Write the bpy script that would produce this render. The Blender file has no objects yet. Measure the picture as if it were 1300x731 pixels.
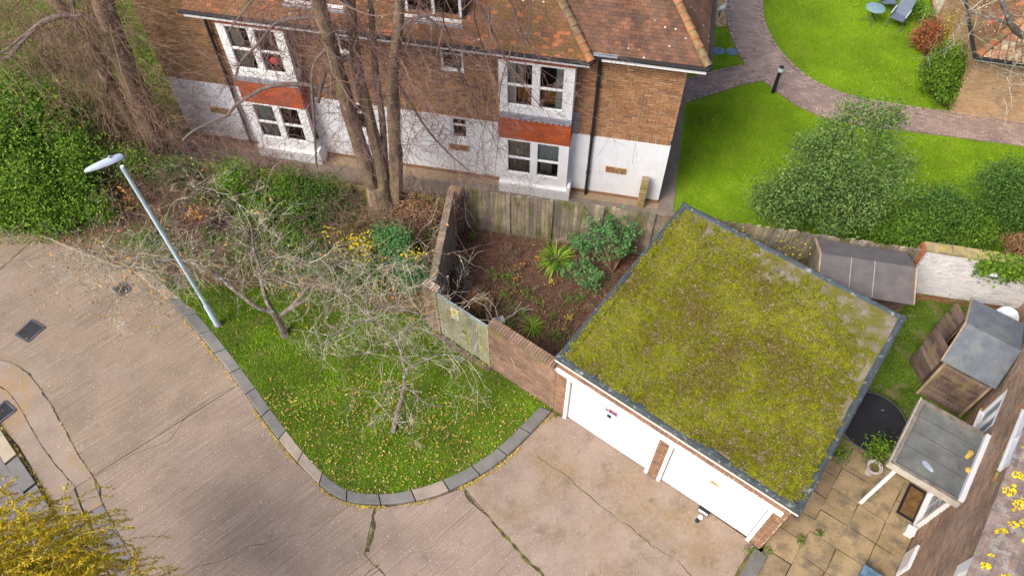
import bpy, math, random
import numpy as np
from mathutils import Vector, Matrix
random.seed(7); RNG = np.random.default_rng(11)
S = bpy.context.scene; COL = S.collection
rad = math.radians

# ------------------------------------------------------------------ camera, sky, sun, exposure
CAM_H = 17.5; TILT = math.atan(682/960.)
cd = bpy.data.cameras.new('camera'); cam = bpy.data.objects.new('camera', cd); COL.objects.link(cam)
cam.location = (0, 0, CAM_H); cam.rotation_euler = (TILT, 0, 0)
cd.sensor_width = 36; cd.lens = 960/1300*36; cd.shift_x = -2/1300; cd.clip_end = 2000; cd.clip_start = .1
S.camera = cam
SUN_EL, SUN_AZ = 48, 230     # azimuth measured clockwise from +Y
w = bpy.data.worlds.new('World'); S.world = w; w.use_nodes = True
nt = w.node_tree; bg = nt.nodes['Background']; sky = nt.nodes.new('ShaderNodeTexSky')
sky.sky_type = 'NISHITA'; sky.sun_disc = False; sky.sun_elevation = rad(SUN_EL); sky.sun_rotation = rad(SUN_AZ)
sky.air_density = 1.0; sky.dust_density = 4.0; sky.ozone_density = 0.6
nt.links.new(sky.outputs[0], bg.inputs[0]); bg.inputs[1].default_value = 0.135
sd = bpy.data.lights.new('sun', 'SUN'); so = bpy.data.objects.new('sun', sd); COL.objects.link(so)
sd.energy = 2.0; sd.angle = rad(30); sd.color = (1, .96, .9)
dv = Vector((math.sin(rad(SUN_AZ))*math.cos(rad(SUN_EL)), math.cos(rad(SUN_AZ))*math.cos(rad(SUN_EL)), math.sin(rad(SUN_EL))))
so.rotation_euler = dv.to_track_quat('Z', 'Y').to_euler(); so.location = (0, 0, 60)
S.view_settings.view_transform = 'Standard'; S.view_settings.look = 'None'
S.view_settings.exposure = 0.68; S.view_settings.gamma = 1
S.cycles.max_bounces = 6; S.cycles.transparent_max_bounces = 8

# ------------------------------------------------------------------ frames of reference
def g(px, py, z=0.):
    """point of the place seen at a pixel of the photograph, at height z"""
    x = (px-652)/960.; y = -(py-365.5)/960.
    dx = x; dy = y*math.cos(TILT)+math.sin(TILT); dz = y*math.sin(TILT)-math.cos(TILT)
    t = (z-CAM_H)/dz
    return Vector((dx*t, dy*t, z))
def proj(V):
    V = np.asarray(V, float); c, s = math.cos(TILT), math.sin(TILT)
    a = V[..., 0]; y = V[..., 1]; z = V[..., 2]-CAM_H
    b = y*c+z*s; d = np.maximum(y*s-z*c, .01)
    return 652+960*a/d, 365.5-960*b/d, d
class Frame:
    def __init__(s, o, deg):
        a = rad(deg); s.o = Vector((o[0], o[1], 0)); s.deg = deg
        s.e = Vector((math.cos(a), math.sin(a), 0)); s.f = Vector((-math.sin(a), math.cos(a), 0))
        s.R = Matrix.Rotation(a, 4, 'Z')
    def p(s, x, y, z=0.): return s.o+s.e*x+s.f*y+Vector((0, 0, z))
    def inv(s, v): d = Vector(v)-s.o; return (d.dot(s.e), d.dot(s.f))
    def g(s, px, py, z=0.): return s.inv(g(px, py, z))
FA = Frame((4.45, 15.67), -11.3)      # long house: x along facade (negative = left), y = depth behind facade
GA = Frame((1.0, 8.6), -37)           # garage: x along doors, y = depth
W0 = Frame((0, 0), 0)

# ------------------------------------------------------------------ materials
MATS = {}
def M(name, cols, rough=.85, nscale=6., namt=.35, bump=.2, bscale=40., spec=.3, fine=0., fscale=120., extra=None, metallic=0.):
    if name in MATS: return MATS[name]
    m = bpy.data.materials.new(name); m.use_nodes = True; t = m.node_tree; N = t.nodes; L = t.links
    bs = N['Principled BSDF']; bs.inputs['Roughness'].default_value = rough
    bs.inputs['Specular IOR Level'].default_value = spec; bs.inputs['Metallic'].default_value = metallic
    co = N.new('ShaderNodeNewGeometry'); pos = co.outputs['Position']
    at = N.new('ShaderNodeAttribute'); at.attribute_name = 'pv'
    rp = N.new('ShaderNodeValToRGB'); r = rp.color_ramp
    n = len(cols)
    while len(r.elements) < n: r.elements.new(.5)
    for i, c in enumerate(cols):
        r.elements[i].position = i/max(n-1, 1) if n > 1 else 0; r.elements[i].color = (*c, 1)
    if n == 1:
        r.elements[0].color = (*cols[0], 1); r.elements[1].color = (*cols[0], 1)
    L.new(at.outputs['Fac'], rp.inputs[0])
    nz = N.new('ShaderNodeTexNoise'); nz.inputs['Scale'].default_value = nscale; nz.inputs['Detail'].default_value = 6
    L.new(pos, nz.inputs['Vector'])
    mr = N.new('ShaderNodeMapRange'); mr.inputs[1].default_value = .3; mr.inputs[2].default_value = .7
    mr.inputs[3].default_value = 1-namt; mr.inputs[4].default_value = 1+namt
    L.new(nz.outputs[0], mr.inputs[0])
    mul = N.new('ShaderNodeVectorMath'); mul.operation = 'SCALE'
    L.new(rp.outputs[0], mul.inputs[0]); L.new(mr.outputs[0], mul.inputs['Scale'])
    out = mul.outputs[0]
    if fine:
        n2 = N.new('ShaderNodeTexNoise'); n2.inputs['Scale'].default_value = fscale; n2.inputs['Detail'].default_value = 2
        L.new(pos, n2.inputs['Vector'])
        m2 = N.new('ShaderNodeMapRange'); m2.inputs[1].default_value = .35; m2.inputs[2].default_value = .65
        m2.inputs[3].default_value = 1-fine; m2.inputs[4].default_value = 1+fine
        L.new(n2.outputs[0], m2.inputs[0])
        mu2 = N.new('ShaderNodeVectorMath'); mu2.operation = 'SCALE'
        L.new(out, mu2.inputs[0]); L.new(m2.outputs[0], mu2.inputs['Scale']); out = mu2.outputs[0]
    if extra: out = extra(N, L, pos, out)
    L.new(out, bs.inputs['Base Color'])
    if bump:
        nb = N.new('ShaderNodeTexNoise'); nb.inputs['Scale'].default_value = bscale; nb.inputs['Detail'].default_value = 5
        L.new(pos, nb.inputs['Vector'])
        bp = N.new('ShaderNodeBump'); bp.inputs['Strength'].default_value = bump; bp.inputs['Distance'].default_value = .02
        L.new(nb.outputs[0], bp.inputs['Height']); L.new(bp.outputs[0], bs.inputs['Normal'])
    MATS[name] = m
    return m
def patch(col, scale, lo, hi, detail=5, rough=.6, stretch=None, rot=0., strength=1., off=0.):
    """an extra: lays another real colour (moss, stain, lichen) over the base where a noise is high"""
    def f(N, L, pos, out):
        nz = N.new('ShaderNodeTexNoise'); nz.inputs['Scale'].default_value = scale; nz.inputs['Detail'].default_value = detail
        nz.inputs['Roughness'].default_value = rough
        mp = N.new('ShaderNodeMapping'); mp.inputs['Location'].default_value = (off, off*1.7, 0)
        if stretch: mp.inputs['Scale'].default_value = stretch
        r0 = N.new('ShaderNodeMapping'); r0.inputs['Rotation'].default_value = (0, 0, -rad(rot))
        L.new(pos, r0.inputs['Vector']); L.new(r0.outputs[0], mp.inputs['Vector']); L.new(mp.outputs[0], nz.inputs['Vector'])
        mr = N.new('ShaderNodeMapRange'); mr.inputs[1].default_value = lo; mr.inputs[2].default_value = hi; mr.inputs[4].default_value = strength
        L.new(nz.outputs[0], mr.inputs[0])
        mx = N.new('ShaderNodeMix'); mx.data_type = 'RGBA'
        L.new(mr.outputs[0], mx.inputs[0]); L.new(out, mx.inputs[6]); mx.inputs[7].default_value = (*col, 1)
        return mx.outputs[2]
    return f
def chain(*fs):
    def f(N, L, pos, out):
        for h in fs: out = h(N, L, pos, out)
        return out
    return f
def specks(col, scale, size, amount=1.):
    def f(N, L, pos, out):
        v = N.new('ShaderNodeTexVoronoi'); v.inputs['Scale'].default_value = scale
        L.new(pos, v.inputs['Vector'])
        mr = N.new('ShaderNodeMapRange'); mr.inputs[1].default_value = size; mr.inputs[2].default_value = size*.6
        L.new(v.outputs['Distance'], mr.inputs[0])
        sp = N.new('ShaderNodeSeparateColor'); L.new(v.outputs['Color'], sp.inputs[0])
        g1 = N.new('ShaderNodeMath'); g1.operation = 'GREATER_THAN'; g1.inputs[1].default_value = 1-amount
        L.new(sp.outputs[0], g1.inputs[0])
        mm = N.new('ShaderNodeMath'); mm.operation = 'MULTIPLY'; L.new(mr.outputs[0], mm.inputs[0]); L.new(g1.outputs[0], mm.inputs[1])
        mx = N.new('ShaderNodeMix'); mx.data_type = 'RGBA'
        L.new(mm.outputs[0], mx.inputs[0]); L.new(out, mx.inputs[6]); mx.inputs[7].default_value = (*col, 1)
        return mx.outputs[2]
    return f
def glass(name, tint=(.86, .9, .9), ior=1.75):
    if name in MATS: return MATS[name]
    m = bpy.data.materials.new(name); m.use_nodes = True; t = m.node_tree; N = t.nodes; L = t.links
    for n in list(N):
        if n.type == 'BSDF_PRINCIPLED': N.remove(n)
    o = [n for n in N if n.type == 'OUTPUT_MATERIAL'][0]
    tr = N.new('ShaderNodeBsdfTransparent'); tr.inputs[0].default_value = (*tint, 1)
    gl = N.new('ShaderNodeBsdfGlossy'); gl.inputs['Roughness'].default_value = .03
    lw = N.new('ShaderNodeFresnel'); lw.inputs[0].default_value = ior
    mx = N.new('ShaderNodeMixShader'); L.new(lw.outputs[0], mx.inputs[0]); L.new(tr.outputs[0], mx.inputs[1]); L.new(gl.outputs[0], mx.inputs[2])
    L.new(mx.outputs[0], o.inputs[0]); MATS[name] = m
    return m

WHITE = M('white_paint', [(.8, .8, .81)], rough=.5, nscale=3, namt=.04, bump=.03)
RENDER = M('white_render', [(.78, .79, .82)], rough=.7, nscale=2, namt=.05, bump=.15, bscale=60, extra=chain(patch((.5, .5, .47), 1.6, .58, .8, stretch=(2.5, 2.5, .35), strength=.4), patch((.38, .38, .33), 4, .58, .72, stretch=(3, 3, .35), strength=.35, off=3)))
MORTAR = M('mortar', [(.62, .54, .43)], rough=.95)
BRICK_T = M('brick_tan', [(.33, .165, .085), (.37, .19, .095), (.41, .235, .12), (.34, .17, .085), (.24, .135, .08), (.42, .26, .14)], nscale=.5, namt=.2, fine=.2, fscale=60, bump=.3)
BRICK_L = M('brick_olive_tan', [(.33, .185, .095), (.38, .215, .11), (.43, .255, .13), (.34, .19, .095), (.21, .13, .08), (.46, .285, .155)], nscale=.5, namt=.2, fine=.2, fscale=60, bump=.3)
BRICK_B = M('brick_brown', [(.22, .125, .08), (.29, .165, .10), (.26, .145, .09), (.33, .2, .125), (.19, .11, .08)], nscale=2, namt=.25, fine=.25, fscale=60, bump=.3)
BRICK_G = M('brick_garden', [(.22, .135, .095), (.29, .175, .12), (.25, .16, .115), (.32, .205, .14), (.18, .115, .09)], nscale=2, namt=.3, fine=.25, fscale=50, bump=.35,
            extra=patch((.15, .15, .05), 2.2, .52, .75))
BRICK_O = M('brick_yellow', [(.38, .24, .12), (.46, .3, .16), (.42, .26, .14), (.33, .2, .11)], nscale=1.5, namt=.2, fine=.2, bump=.3)
BRICK_W = M('brick_white', [(.68, .67, .69), (.74, .73, .74), (.62, .61, .63)], nscale=2.5, namt=.1, fine=.08, bump=.35, bscale=30,
            extra=patch((.42, .38, .36), 3.5, .6, .72))
BRICK_E = M('brick_edge_red', [(.34, .12, .08), (.42, .17, .1), (.28, .15, .09)], nscale=5, namt=.3, bump=.3, extra=patch((.4, .4, .1), 9, .5, .6))
TILE_R = M('roof_tile', [(.16, .08, .042), (.19, .09, .043), (.145, .075, .042), (.21, .095, .045), (.17, .085, .042), (.40, .14, .055)], nscale=1.3, namt=.3, fine=.3, fscale=40, bump=.3,
           extra=chain(patch((.13, .10, .03), 1.6, .45, .7, strength=.75), specks((.7, .68, .5), 8, .24, .12)))
TILE_D = M('roof_tile_dark', [(.14, .075, .05), (.18, .085, .05), (.10, .06, .045), (.17, .085, .055), (.22, .10, .06)], nscale=2.2, namt=.35, fine=.3, bump=.3,
           extra=chain(patch((.12, .09, .045), 1.2, .5, .8, strength=.6), specks((.6, .6, .5), 8, .22, .10)))
TILE_H = M('hung_tile', [(.40, .088, .03), (.45, .105, .036), (.36, .078, .03)], nscale=3, namt=.15, bump=.2)
RIDGE = M('ridge_tile', [(.42, .15, .06), (.19, .14, .08), (.30, .14, .065), (.16, .12, .075)], nscale=5, namt=.3, bump=.3, extra=patch((.24, .21, .10), 9, .5, .62))
BLACKM = M('black_plastic', [(.025, .024, .026)], rough=.45, namt=.1, bump=.05)
LEAD = M('lead', [(.3, .31, .35)], rough=.6, namt=.2, bump=.2)
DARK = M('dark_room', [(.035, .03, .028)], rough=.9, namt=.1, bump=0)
CURT = M('curtain', [(.66, .58, .44), (.78, .74, .64)], rough=.9, nscale=5, namt=.2)
ORG = M('orange_blind', [(.6, .28, .07)], rough=.8, nscale=6, namt=.35)
REDM = M('red_cloth', [(.5, .04, .03)], rough=.8)
GLASS = glass('window_glass')
FELT = M('roofing_felt', [(.06, .075, .082)], nscale=4, namt=.25, fine=.2, bump=.35, extra=patch((.26, .28, .26), 7, .57, .68))
FELTB = M('shed_felt_brown', [(.125, .112, .112)], nscale=4, namt=.12, fine=.15, fscale=90, bump=.2, extra=patch((.17, .15, .13), 2.5, .5, .7, strength=.6))
FELTG = M('shed_felt_grey', [(.15, .17, .195)], nscale=4, namt=.15, fine=.2, fscale=90, bump=.3, extra=patch((.2, .21, .2), 2, .5, .7))
MOSSY_SCREED = M('roof_screed', [(.24, .195, .155)], nscale=3, namt=.3, fine=.35, fscale=60, bump=.5,
                 extra=chain(patch((.15, .14, .025), 3.5, .35, .55), patch((.3, .27, .24), 7, .6, .7, off=4, strength=.7)))
MOSS = M('moss', [(.15, .095, .025), (.11, .10, .006), (.15, .155, .003), (.215, .225, .004), (.20, .15, .06), (.32, .25, .18)], nscale=9, namt=.2, bump=0, rough=1)
CONC = M('brushed_concrete', [(.235, .175, .118), (.255, .192, .14), (.275, .205, .16), (.315, .238, .193)], rough=.9, nscale=1.1, namt=.12, fine=.28, fscale=55, bump=.35, bscale=60,
         extra=chain(patch((.40, .32, .255), 17, .53, .62, stretch=(.035, 1.7, 1), rot=42, strength=.4), patch((.13, .10, .085), 15, .56, .64, stretch=(.03, 1.9, 1), rot=42, strength=.6, off=5),
                     patch((.39, .31, .26), .5, .54, .75, strength=.5, off=2), patch((.185, .138, .10), .9, .48, .7, strength=.5, off=9), patch((.15, .11, .09), 2.6, .6, .75, strength=.5, off=13),
                     specks((.56, .5, .45), 24, .24, .3)))
CONC_D = M('drive_concrete', [(.28, .213, .168)], rough=.9, nscale=1.2, namt=.16, fine=.25, fscale=70, bump=.35, bscale=60,
           extra=chain(patch((.25, .175, .10), .8, .45, .62, strength=.8), patch((.38, .30, .25), .55, .5, .72, off=5, strength=.8), patch((.13, .095, .07), 1.7, .53, .72, strength=.65, off=8), patch((.12, .09, .07), 6, .58, .7, strength=.4, off=18), patch((.34, .27, .2), 9, .5, .7, strength=.5, off=15), specks((.46, .39, .32), 26, .26, .4)))
CONC_S = M('gutter_concrete', [(.30, .23, .18), (.245, .19, .15)], rough=.9, nscale=1.5, namt=.12, fine=.2, fscale=70, bump=.3,
           extra=chain(patch((.32, .21, .11), .9, .5, .62, strength=.8), specks((.6, .55, .5), 20, .22, .25)))
ASPH = M('old_asphalt', [(.19, .165, .17)], rough=.9, nscale=2, namt=.15, fine=.25, bump=.3)
KERB = M('kerb_concrete', [(.15, .145, .138), (.19, .18, .168), (.34, .27, .215), (.40, .335, .235)], nscale=3, namt=.15, fine=.2, fscale=90, bump=.3, extra=patch((.09, .11, .03), 8, .66, .76))
SLAB = M('paving_slab_stone', [(.32, .235, .135), (.36, .265, .155), (.27, .2, .12)], nscale=2, namt=.2, fine=.2, fscale=60, bump=.3,
         extra=chain(patch((.12, .105, .08), 2.6, .47, .66, strength=.8), patch((.2, .17, .06), 1.5, .55, .75, strength=.6, off=3)))
SOIL = M('bark_soil', [(.105, .055, .038)], nscale=4, namt=.35, fine=.5, fscale=40, bump=.9, bscale=30, rough=1)
DIRT = M('joint_dirt', [(.10, .075, .05)], nscale=5, namt=.4, fine=.4, bump=.5, rough=1, extra=patch((.17, .16, .03), 4, .48, .6))
BEDS = M('leafy_soil', [(.14, .085, .05)], nscale=3, namt=.4, fine=.5, fscale=30, bump=.9, bscale=25, rough=1, extra=patch((.07, .10, .02), 1.4, .5, .65))
LAWN = M('lawn_turf', [(.14, .245, .004)], nscale=.5, namt=.22, fine=.3, fscale=45, bump=.5, bscale=50, rough=1,
         extra=chain(patch((.2, .29, .015), .9, .5, .8), patch((.28, .22, .06), 5, .70, .78), patch((.10, .19, .008), .5, .52, .75, strength=.7, off=6)))
VERGE = M('verge_turf', [(.085, .13, .01)], nscale=1.2, namt=.3, fine=.35, fscale=40, bump=.6, bscale=40, rough=1, extra=patch((.14, .12, .045), 1.4, .5, .75))
MOSSLAWN = M('mossy_lawn', [(.075, .12, .012)], nscale=1.6, namt=.3, fine=.35, bump=.6, rough=1, extra=patch((.24, .17, .11), 1.9, .52, .66, strength=.8))
GRASS = M('grass_blade', [(.08, .18, .004), (.13, .27, .005), (.18, .34, .008), (.26, .34, .02)], nscale=.9, namt=.4, bump=0, rough=.8, extra=patch((.17, .15, .05), 1.3, .54, .7, strength=.6))
GRASS_B = M('grass_blade_bright', [(.10, .22, .002), (.16, .30, .003), (.21, .345, .004), (.27, .35, .01)], nscale=.45, namt=.42, bump=0, rough=.8, extra=chain(patch((.25, .24, .05), .7, .54, .75, strength=.65), patch((.06, .13, .01), 1.1, .56, .75, strength=.5, off=7)))
PAVER = M('brick_paver', [(.28, .2, .17), (.34, .24, .2), (.24, .18, .16), (.38, .28, .23)], nscale=1.3, namt=.15, fine=.3, bump=.3, extra=specks((.55, .48, .42), 9, .22, .2))
GRAV = M('gravel_stone', [(.26, .18, .11), (.4, .3, .19), (.2, .14, .09), (.52, .44, .32)], nscale=9, namt=.15, bump=.1)
BARK = M('tree_bark', [(.20, .14, .092), (.235, .165, .11), (.165, .115, .08)], nscale=3, namt=.3, fine=.35, fscale=25, bump=1., bscale=18,
         extra=chain(patch((.22, .2, .09), 1.4, .52, .68, strength=.8), patch((.10, .075, .06), 7, .52, .62, stretch=(1, 1, .22), strength=.7), patch((.5, .42, .32), 5, .64, .68, stretch=(1, 1, .3))))
BRANCH = M('branch_bark', [(.15, .115, .105), (.18, .14, .12)], nscale=5, namt=.3, fine=.3, bump=.6)
TWIG = M('twig', [(.13, .075, .07), (.19, .105, .095), (.23, .15, .13)], nscale=3, namt=.25, bump=0)
TWIG_L = M('lichen_twig', [(.34, .29, .23), (.21, .165, .13), (.52, .49, .41), (.42, .36, .16)], nscale=3, namt=.3, bump=0)
TWIG_B = M('brown_twig', [(.21, .12, .08), (.29, .19, .13), (.15, .085, .06)], nscale=3, namt=.3, bump=0)
def LM(name, cols): return M(name, cols, rough=.7, nscale=2.5, namt=.25, bump=0, spec=.2)
LF_LAUREL = LM('laurel_leaf', [(.04, .09, .014), (.075, .155, .014), (.125, .235, .016), (.2, .30, .022)])
LF_GREEN = LM('green_leaf', [(.045, .11, .012), (.08, .18, .015), (.13, .25, .02), (.22, .32, .03)])
LF_DARK = LM('dark_leaf', [(.025, .065, .014), (.05, .115, .02), (.08, .165, .025), (.12, .21, .035)])
LF_TEAL = LM('teal_leaf', [(.035, .10, .035), (.06, .17, .05), (.10, .25, .07), (.22, .38, .16)])
LF_HOLM = LM('holm_leaf', [(.035, .07, .018), (.07, .13, .030), (.10, .18, .04), (.15, .24, .07), (.24, .24, .03)])
LF_YEL = LM('yellow_leaf', [(.5, .4, .02), (.62, .5, .03), (.3, .3, .03)])
LF_ORG = LM('orange_leaf', [(.55, .2, .03), (.6, .3, .05), (.45, .14, .04)])
LF_MID = LM('hedge_leaf', [(.03, .08, .012), (.06, .13, .018), (.10, .2, .02), (.2, .28, .03)])
LF_RED = LM('red_leaf', [(.24, .05, .035), (.32, .09, .05), (.2, .1, .03), (.36, .17, .05)])
LF_BROWN = LM('dry_leaf', [(.26, .13, .07), (.34, .2, .1), (.2, .1, .055)])
LF_WIL = LM('willow_leaf', [(.62, .46, .012), (.78, .50, .015), (.26, .33, .02), (.85, .50, .02), (.42, .42, .02), (.75, .38, .02)])
LITTER = LM('fallen_leaf', [(.46, .36, .10), (.48, .30, .03), (.28, .15, .05), (.5, .42, .22), (.5, .42, .05), (.25, .10, .04)])
WOOD_F = M('fence_wood', [(.17, .14, .11), (.28, .23, .16), (.22, .19, .14), (.36, .29, .18), (.2, .19, .17)], nscale=2.5, namt=.3, fine=.3, fscale=30, bump=.4,
           extra=chain(patch((.12, .12, .03), 3, .5, .62, stretch=(1, 1, .25)), patch((.1, .09, .085), 2.2, .5, .7, stretch=(1, 1, .3), off=4, strength=.7)))
WOOD_M = M('mossy_wood', [(.16, .16, .04), (.24, .25, .04), (.13, .12, .05), (.19, .17, .08)], nscale=3, namt=.3, fine=.3, bump=.4, extra=patch((.12, .08, .05), 3, .55, .65, stretch=(1, 1, .3)))
WOOD_G = M('gate_wood', [(.24, .23, .17), (.36, .34, .2), (.28, .28, .25), (.32, .32, .14)], nscale=3, namt=.25, fine=.3, fscale=30, bump=.4,
           extra=patch((.3, .32, .08), 4, .5, .64, stretch=(1, 1, .2)))
WOOD_D = M('shed_wood', [(.13, .085, .07), (.17, .115, .09), (.1, .07, .06), (.24, .18, .15)], nscale=3, namt=.3, fine=.35, fscale=30, bump=.4,
           extra=patch((.22, .17, .08), 2.5, .55, .7, stretch=(1, 1, .5)))
WOOD_L = M('light_wood', [(.42, .3, .2)], nscale=3, namt=.3, bump=.3)
METAL_W = M('lamp_metal', [(.52, .64, .70)], rough=.5, nscale=5, namt=.1, bump=.05)
IRON = M('iron', [(.09, .09, .1)], rough=.6, nscale=8, namt=.2, bump=.3)
CHAIRM = M('chair_fabric', [(.13, .16, .22)], rough=.6, namt=.1)
TABLEG = M('table_glass', [(.2, .3, .33)], rough=.2, namt=.1)

# ------------------------------------------------------------------ objects
def put(o, parent=None, **pr):
    COL.objects.link(o)
    if parent is not None: o.parent = parent
    for k, v in pr.items(): o[k] = v
    return o
ORIG = {}     # object -> world origin of its thing
def thing(name, label, cat, loc, group=None, **kw):
    o = bpy.data.objects.new(name, None); o.location = loc; o.empty_display_size = .2
    put(o, None, label=label, category=cat, **kw)
    if group: o['group'] = group
    ORIG[o.name] = Vector(loc)
    return o
def struct(name, label=None):
    o = bpy.data.objects.new(name, None); put(o, None, kind='structure')
    if label: o['label'] = label
    ORIG[o.name] = Vector((0, 0, 0))
    return o
def org(parent): return ORIG[parent.name] if parent is not None else Vector((0, 0, 0))
class B:
    """collects polygons; build() links them as one mesh object"""
    def __init__(s): s.v = []; s.f = []; s.m = []; s.pv = []; s.mats = []; s.sm = []
    def mi(s, m):
        if m not in s.mats: s.mats.append(m)
        return s.mats.index(m)
    def add(s, vs, fs, mat, pv=None, smooth=False):
        n = len(s.v); s.v += [tuple(v) for v in vs]; k = s.mi(mat)
        if pv is None: pv = random.random()
        for f in fs: s.f.append([n+i for i in f]); s.m.append(k); s.pv.append(pv); s.sm.append(smooth)
    def box(s, fr, x0, x1, y0, y1, z0, z1, mat, pv=None, bev=0):
        vs = [fr.p(x, y, z) for z in (z0, z1) for x, y in ((x0, y0), (x1, y0), (x1, y1), (x0, y1))]
        s.add(vs, [(3, 2, 1, 0), (4, 5, 6, 7), (0, 1, 5, 4), (1, 2, 6, 5), (2, 3, 7, 6), (3, 0, 4, 7)], mat, pv)
    def bar(s, a, b, wdt, hgt, mat, pv=None, up=Vector((0, 0, 1))):
        a, b = Vector(a), Vector(b); d = (b-a).normalized(); sx = d.cross(up)
        if sx.length < 1e-4: sx = Vector((1, 0, 0))
        sx.normalize(); u = sx.cross(d)
        vs = [q+sx*(i*wdt/2)+u*(j*hgt/2) for q in (a, b) for i, j in ((-1, -1), (1, -1), (1, 1), (-1, 1))]
        s.add(vs, [(3, 2, 1, 0), (4, 5, 6, 7), (0, 1, 5, 4), (1, 2, 6, 5), (2, 3, 7, 6), (3, 0, 4, 7)], mat, pv)
    def tube(s, pts, rs, mat, n=10, pv=None, caps=True, jit=0.):
        pts = [Vector(p) for p in pts]
        if not hasattr(rs, '__len__'): rs = [rs]*len(pts)
        rings = []; ref = None
        for i, p in enumerate(pts):
            d = (pts[min(i+1, len(pts)-1)]-pts[max(i-1, 0)]).normalized()
            if ref is None:
                ref = d.orthogonal().normalized()
            ref = (ref-d*ref.dot(d)).normalized(); o2 = d.cross(ref)
            rings.append([p+(ref*math.cos(t)+o2*math.sin(t))*rs[i]*(1+jit*(random.random()-.5)) for t in [2*math.pi*k/n for k in range(n)]])
        vs = [v for r in rings for v in r]; fs = []
        for i in range(len(pts)-1):
            for k in range(n):
                fs.append((i*n+k, i*n+(k+1) % n, (i+1)*n+(k+1) % n, (i+1)*n+k))
        if caps: fs.append(tuple(range(n))[::-1]); fs.append(tuple((len(pts)-1)*n+k for k in range(n)))
        s.add(vs, fs, mat, pv, smooth=True)
    def lathe(s, c, prof, mat, n=20, pv=None):
        c = Vector(c); vs = []; fs = []
        for r, z in prof:
            for k in range(n):
                t = 2*math.pi*k/n; vs.append(c+Vector((r*math.cos(t), r*math.sin(t), z)))
        for i in range(len(prof)-1):
            for k in range(n): fs.append((i*n+k, i*n+(k+1) % n, (i+1)*n+(k+1) % n, (i+1)*n+k))
        fs.append(tuple(range(n))[::-1]); fs.append(tuple((len(prof)-1)*n+k for k in range(n)))
        s.add(vs, fs, mat, pv, smooth=True)
    def prism(s, poly, z0, z1, mat, pv=None):
        n = len(poly); a = sum(poly[i][0]*poly[(i+1) % n][1]-poly[(i+1) % n][0]*poly[i][1] for i in range(n))
        if a < 0: poly = poly[::-1]
        vs = [(p[0], p[1], z0) for p in poly]+[(p[0], p[1], z1) for p in poly]
        fs = [tuple(range(n, 2*n)), tuple(range(n))[::-1]]+[(i, (i+1) % n, n+(i+1) % n, n+i) for i in range(n)]
        s.add(vs, fs, mat, pv)
    def build(s, name, parent=None, **pr):
        o3 = org(parent)
        me = bpy.data.meshes.new(name)
        me.from_pydata([(v[0]-o3.x, v[1]-o3.y, v[2]-o3.z) for v in s.v], [], s.f)
        for m in s.mats: me.materials.append(m)
        me.polygons.foreach_set('material_index', s.m); me.polygons.foreach_set('use_smooth', s.sm)
        a = me.attributes.new('pv', 'FLOAT', 'FACE'); a.data.foreach_set('value', s.pv)
        if any(s.sm):
            try: me.set_sharp_from_angle(angle=rad(40))
            except Exception: pass
        o = bpy.data.objects.new(name, me); put(o, parent, **pr); ORIG[o.name] = o3
        return o
def npmesh(name, V, k, pv, mat, parent=None, smooth=False, mi=None, **pr):
    """V: (n*k,3) corner points of n separate k-gons (or quads rings), fast path"""
    o3 = np.array(org(parent)); n = len(V)//k
    me = bpy.data.meshes.new(name); me.vertices.add(len(V)); me.vertices.foreach_set('co', (V-o3).astype(np.float32).ravel())
    me.loops.add(n*k); me.loops.foreach_set('vertex_index', np.arange(n*k, dtype=np.int32))
    me.polygons.add(n); me.polygons.foreach_set('loop_start', np.arange(0, n*k, k, dtype=np.int32))
    me.update(calc_edges=True)
    a = me.attributes.new('pv', 'FLOAT', 'FACE'); a.data.foreach_set('value', pv.astype(np.float32))
    for m in (mat if isinstance(mat, (list, tuple)) else [mat]): me.materials.append(m)
    if mi is not None: me.polygons.foreach_set('material_index', mi.astype(np.int32))
    me.validate()
    o = bpy.data.objects.new(name, me); put(o, parent, **pr); ORIG[o.name] = Vector(o3)
    return o

# --- pieces: bricks, tiles, boards, slabs. The largest in view are objects, the others one joined part.
UNIT = {}
REST = {'brick': 'brickwork', 'roof_tile': 'roof_tiling', 'hung_tile': 'tile_hanging', 'paver': 'paving'}
def unit_mesh(name, mat, k):
    key = (name, mat.name, k)
    if key not in UNIT:
        me = bpy.data.meshes.new(name)
        j = lambda: random.uniform(-.03, .03)
        vs = [(x+j(), y+j(), z+j()) for z in (-.5, .5) for x, y in ((-.5, -.5), (.5, -.5), (.5, .5), (-.5, .5))]
        me.from_pydata(vs, [], [(3, 2, 1, 0), (4, 5, 6, 7), (0, 1, 5, 4), (1, 2, 6, 5), (2, 3, 7, 6), (3, 0, 4, 7)])
        me.materials.append(mat); a = me.attributes.new('pv', 'FLOAT', 'FACE'); a.data.foreach_set('value', [(k+.5)/12]*6)
        UNIT[key] = me
    return UNIT[key]
BOXV = np.array([(x, y, z) for z in (-.5, .5) for x, y in ((-.5, -.5), (.5, -.5), (.5, .5), (-.5, .5))])
BOXF = np.array([(3, 2, 1, 0), (4, 5, 6, 7), (0, 1, 5, 4), (1, 2, 6, 5), (2, 3, 7, 6), (3, 0, 4, 7)])
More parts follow.
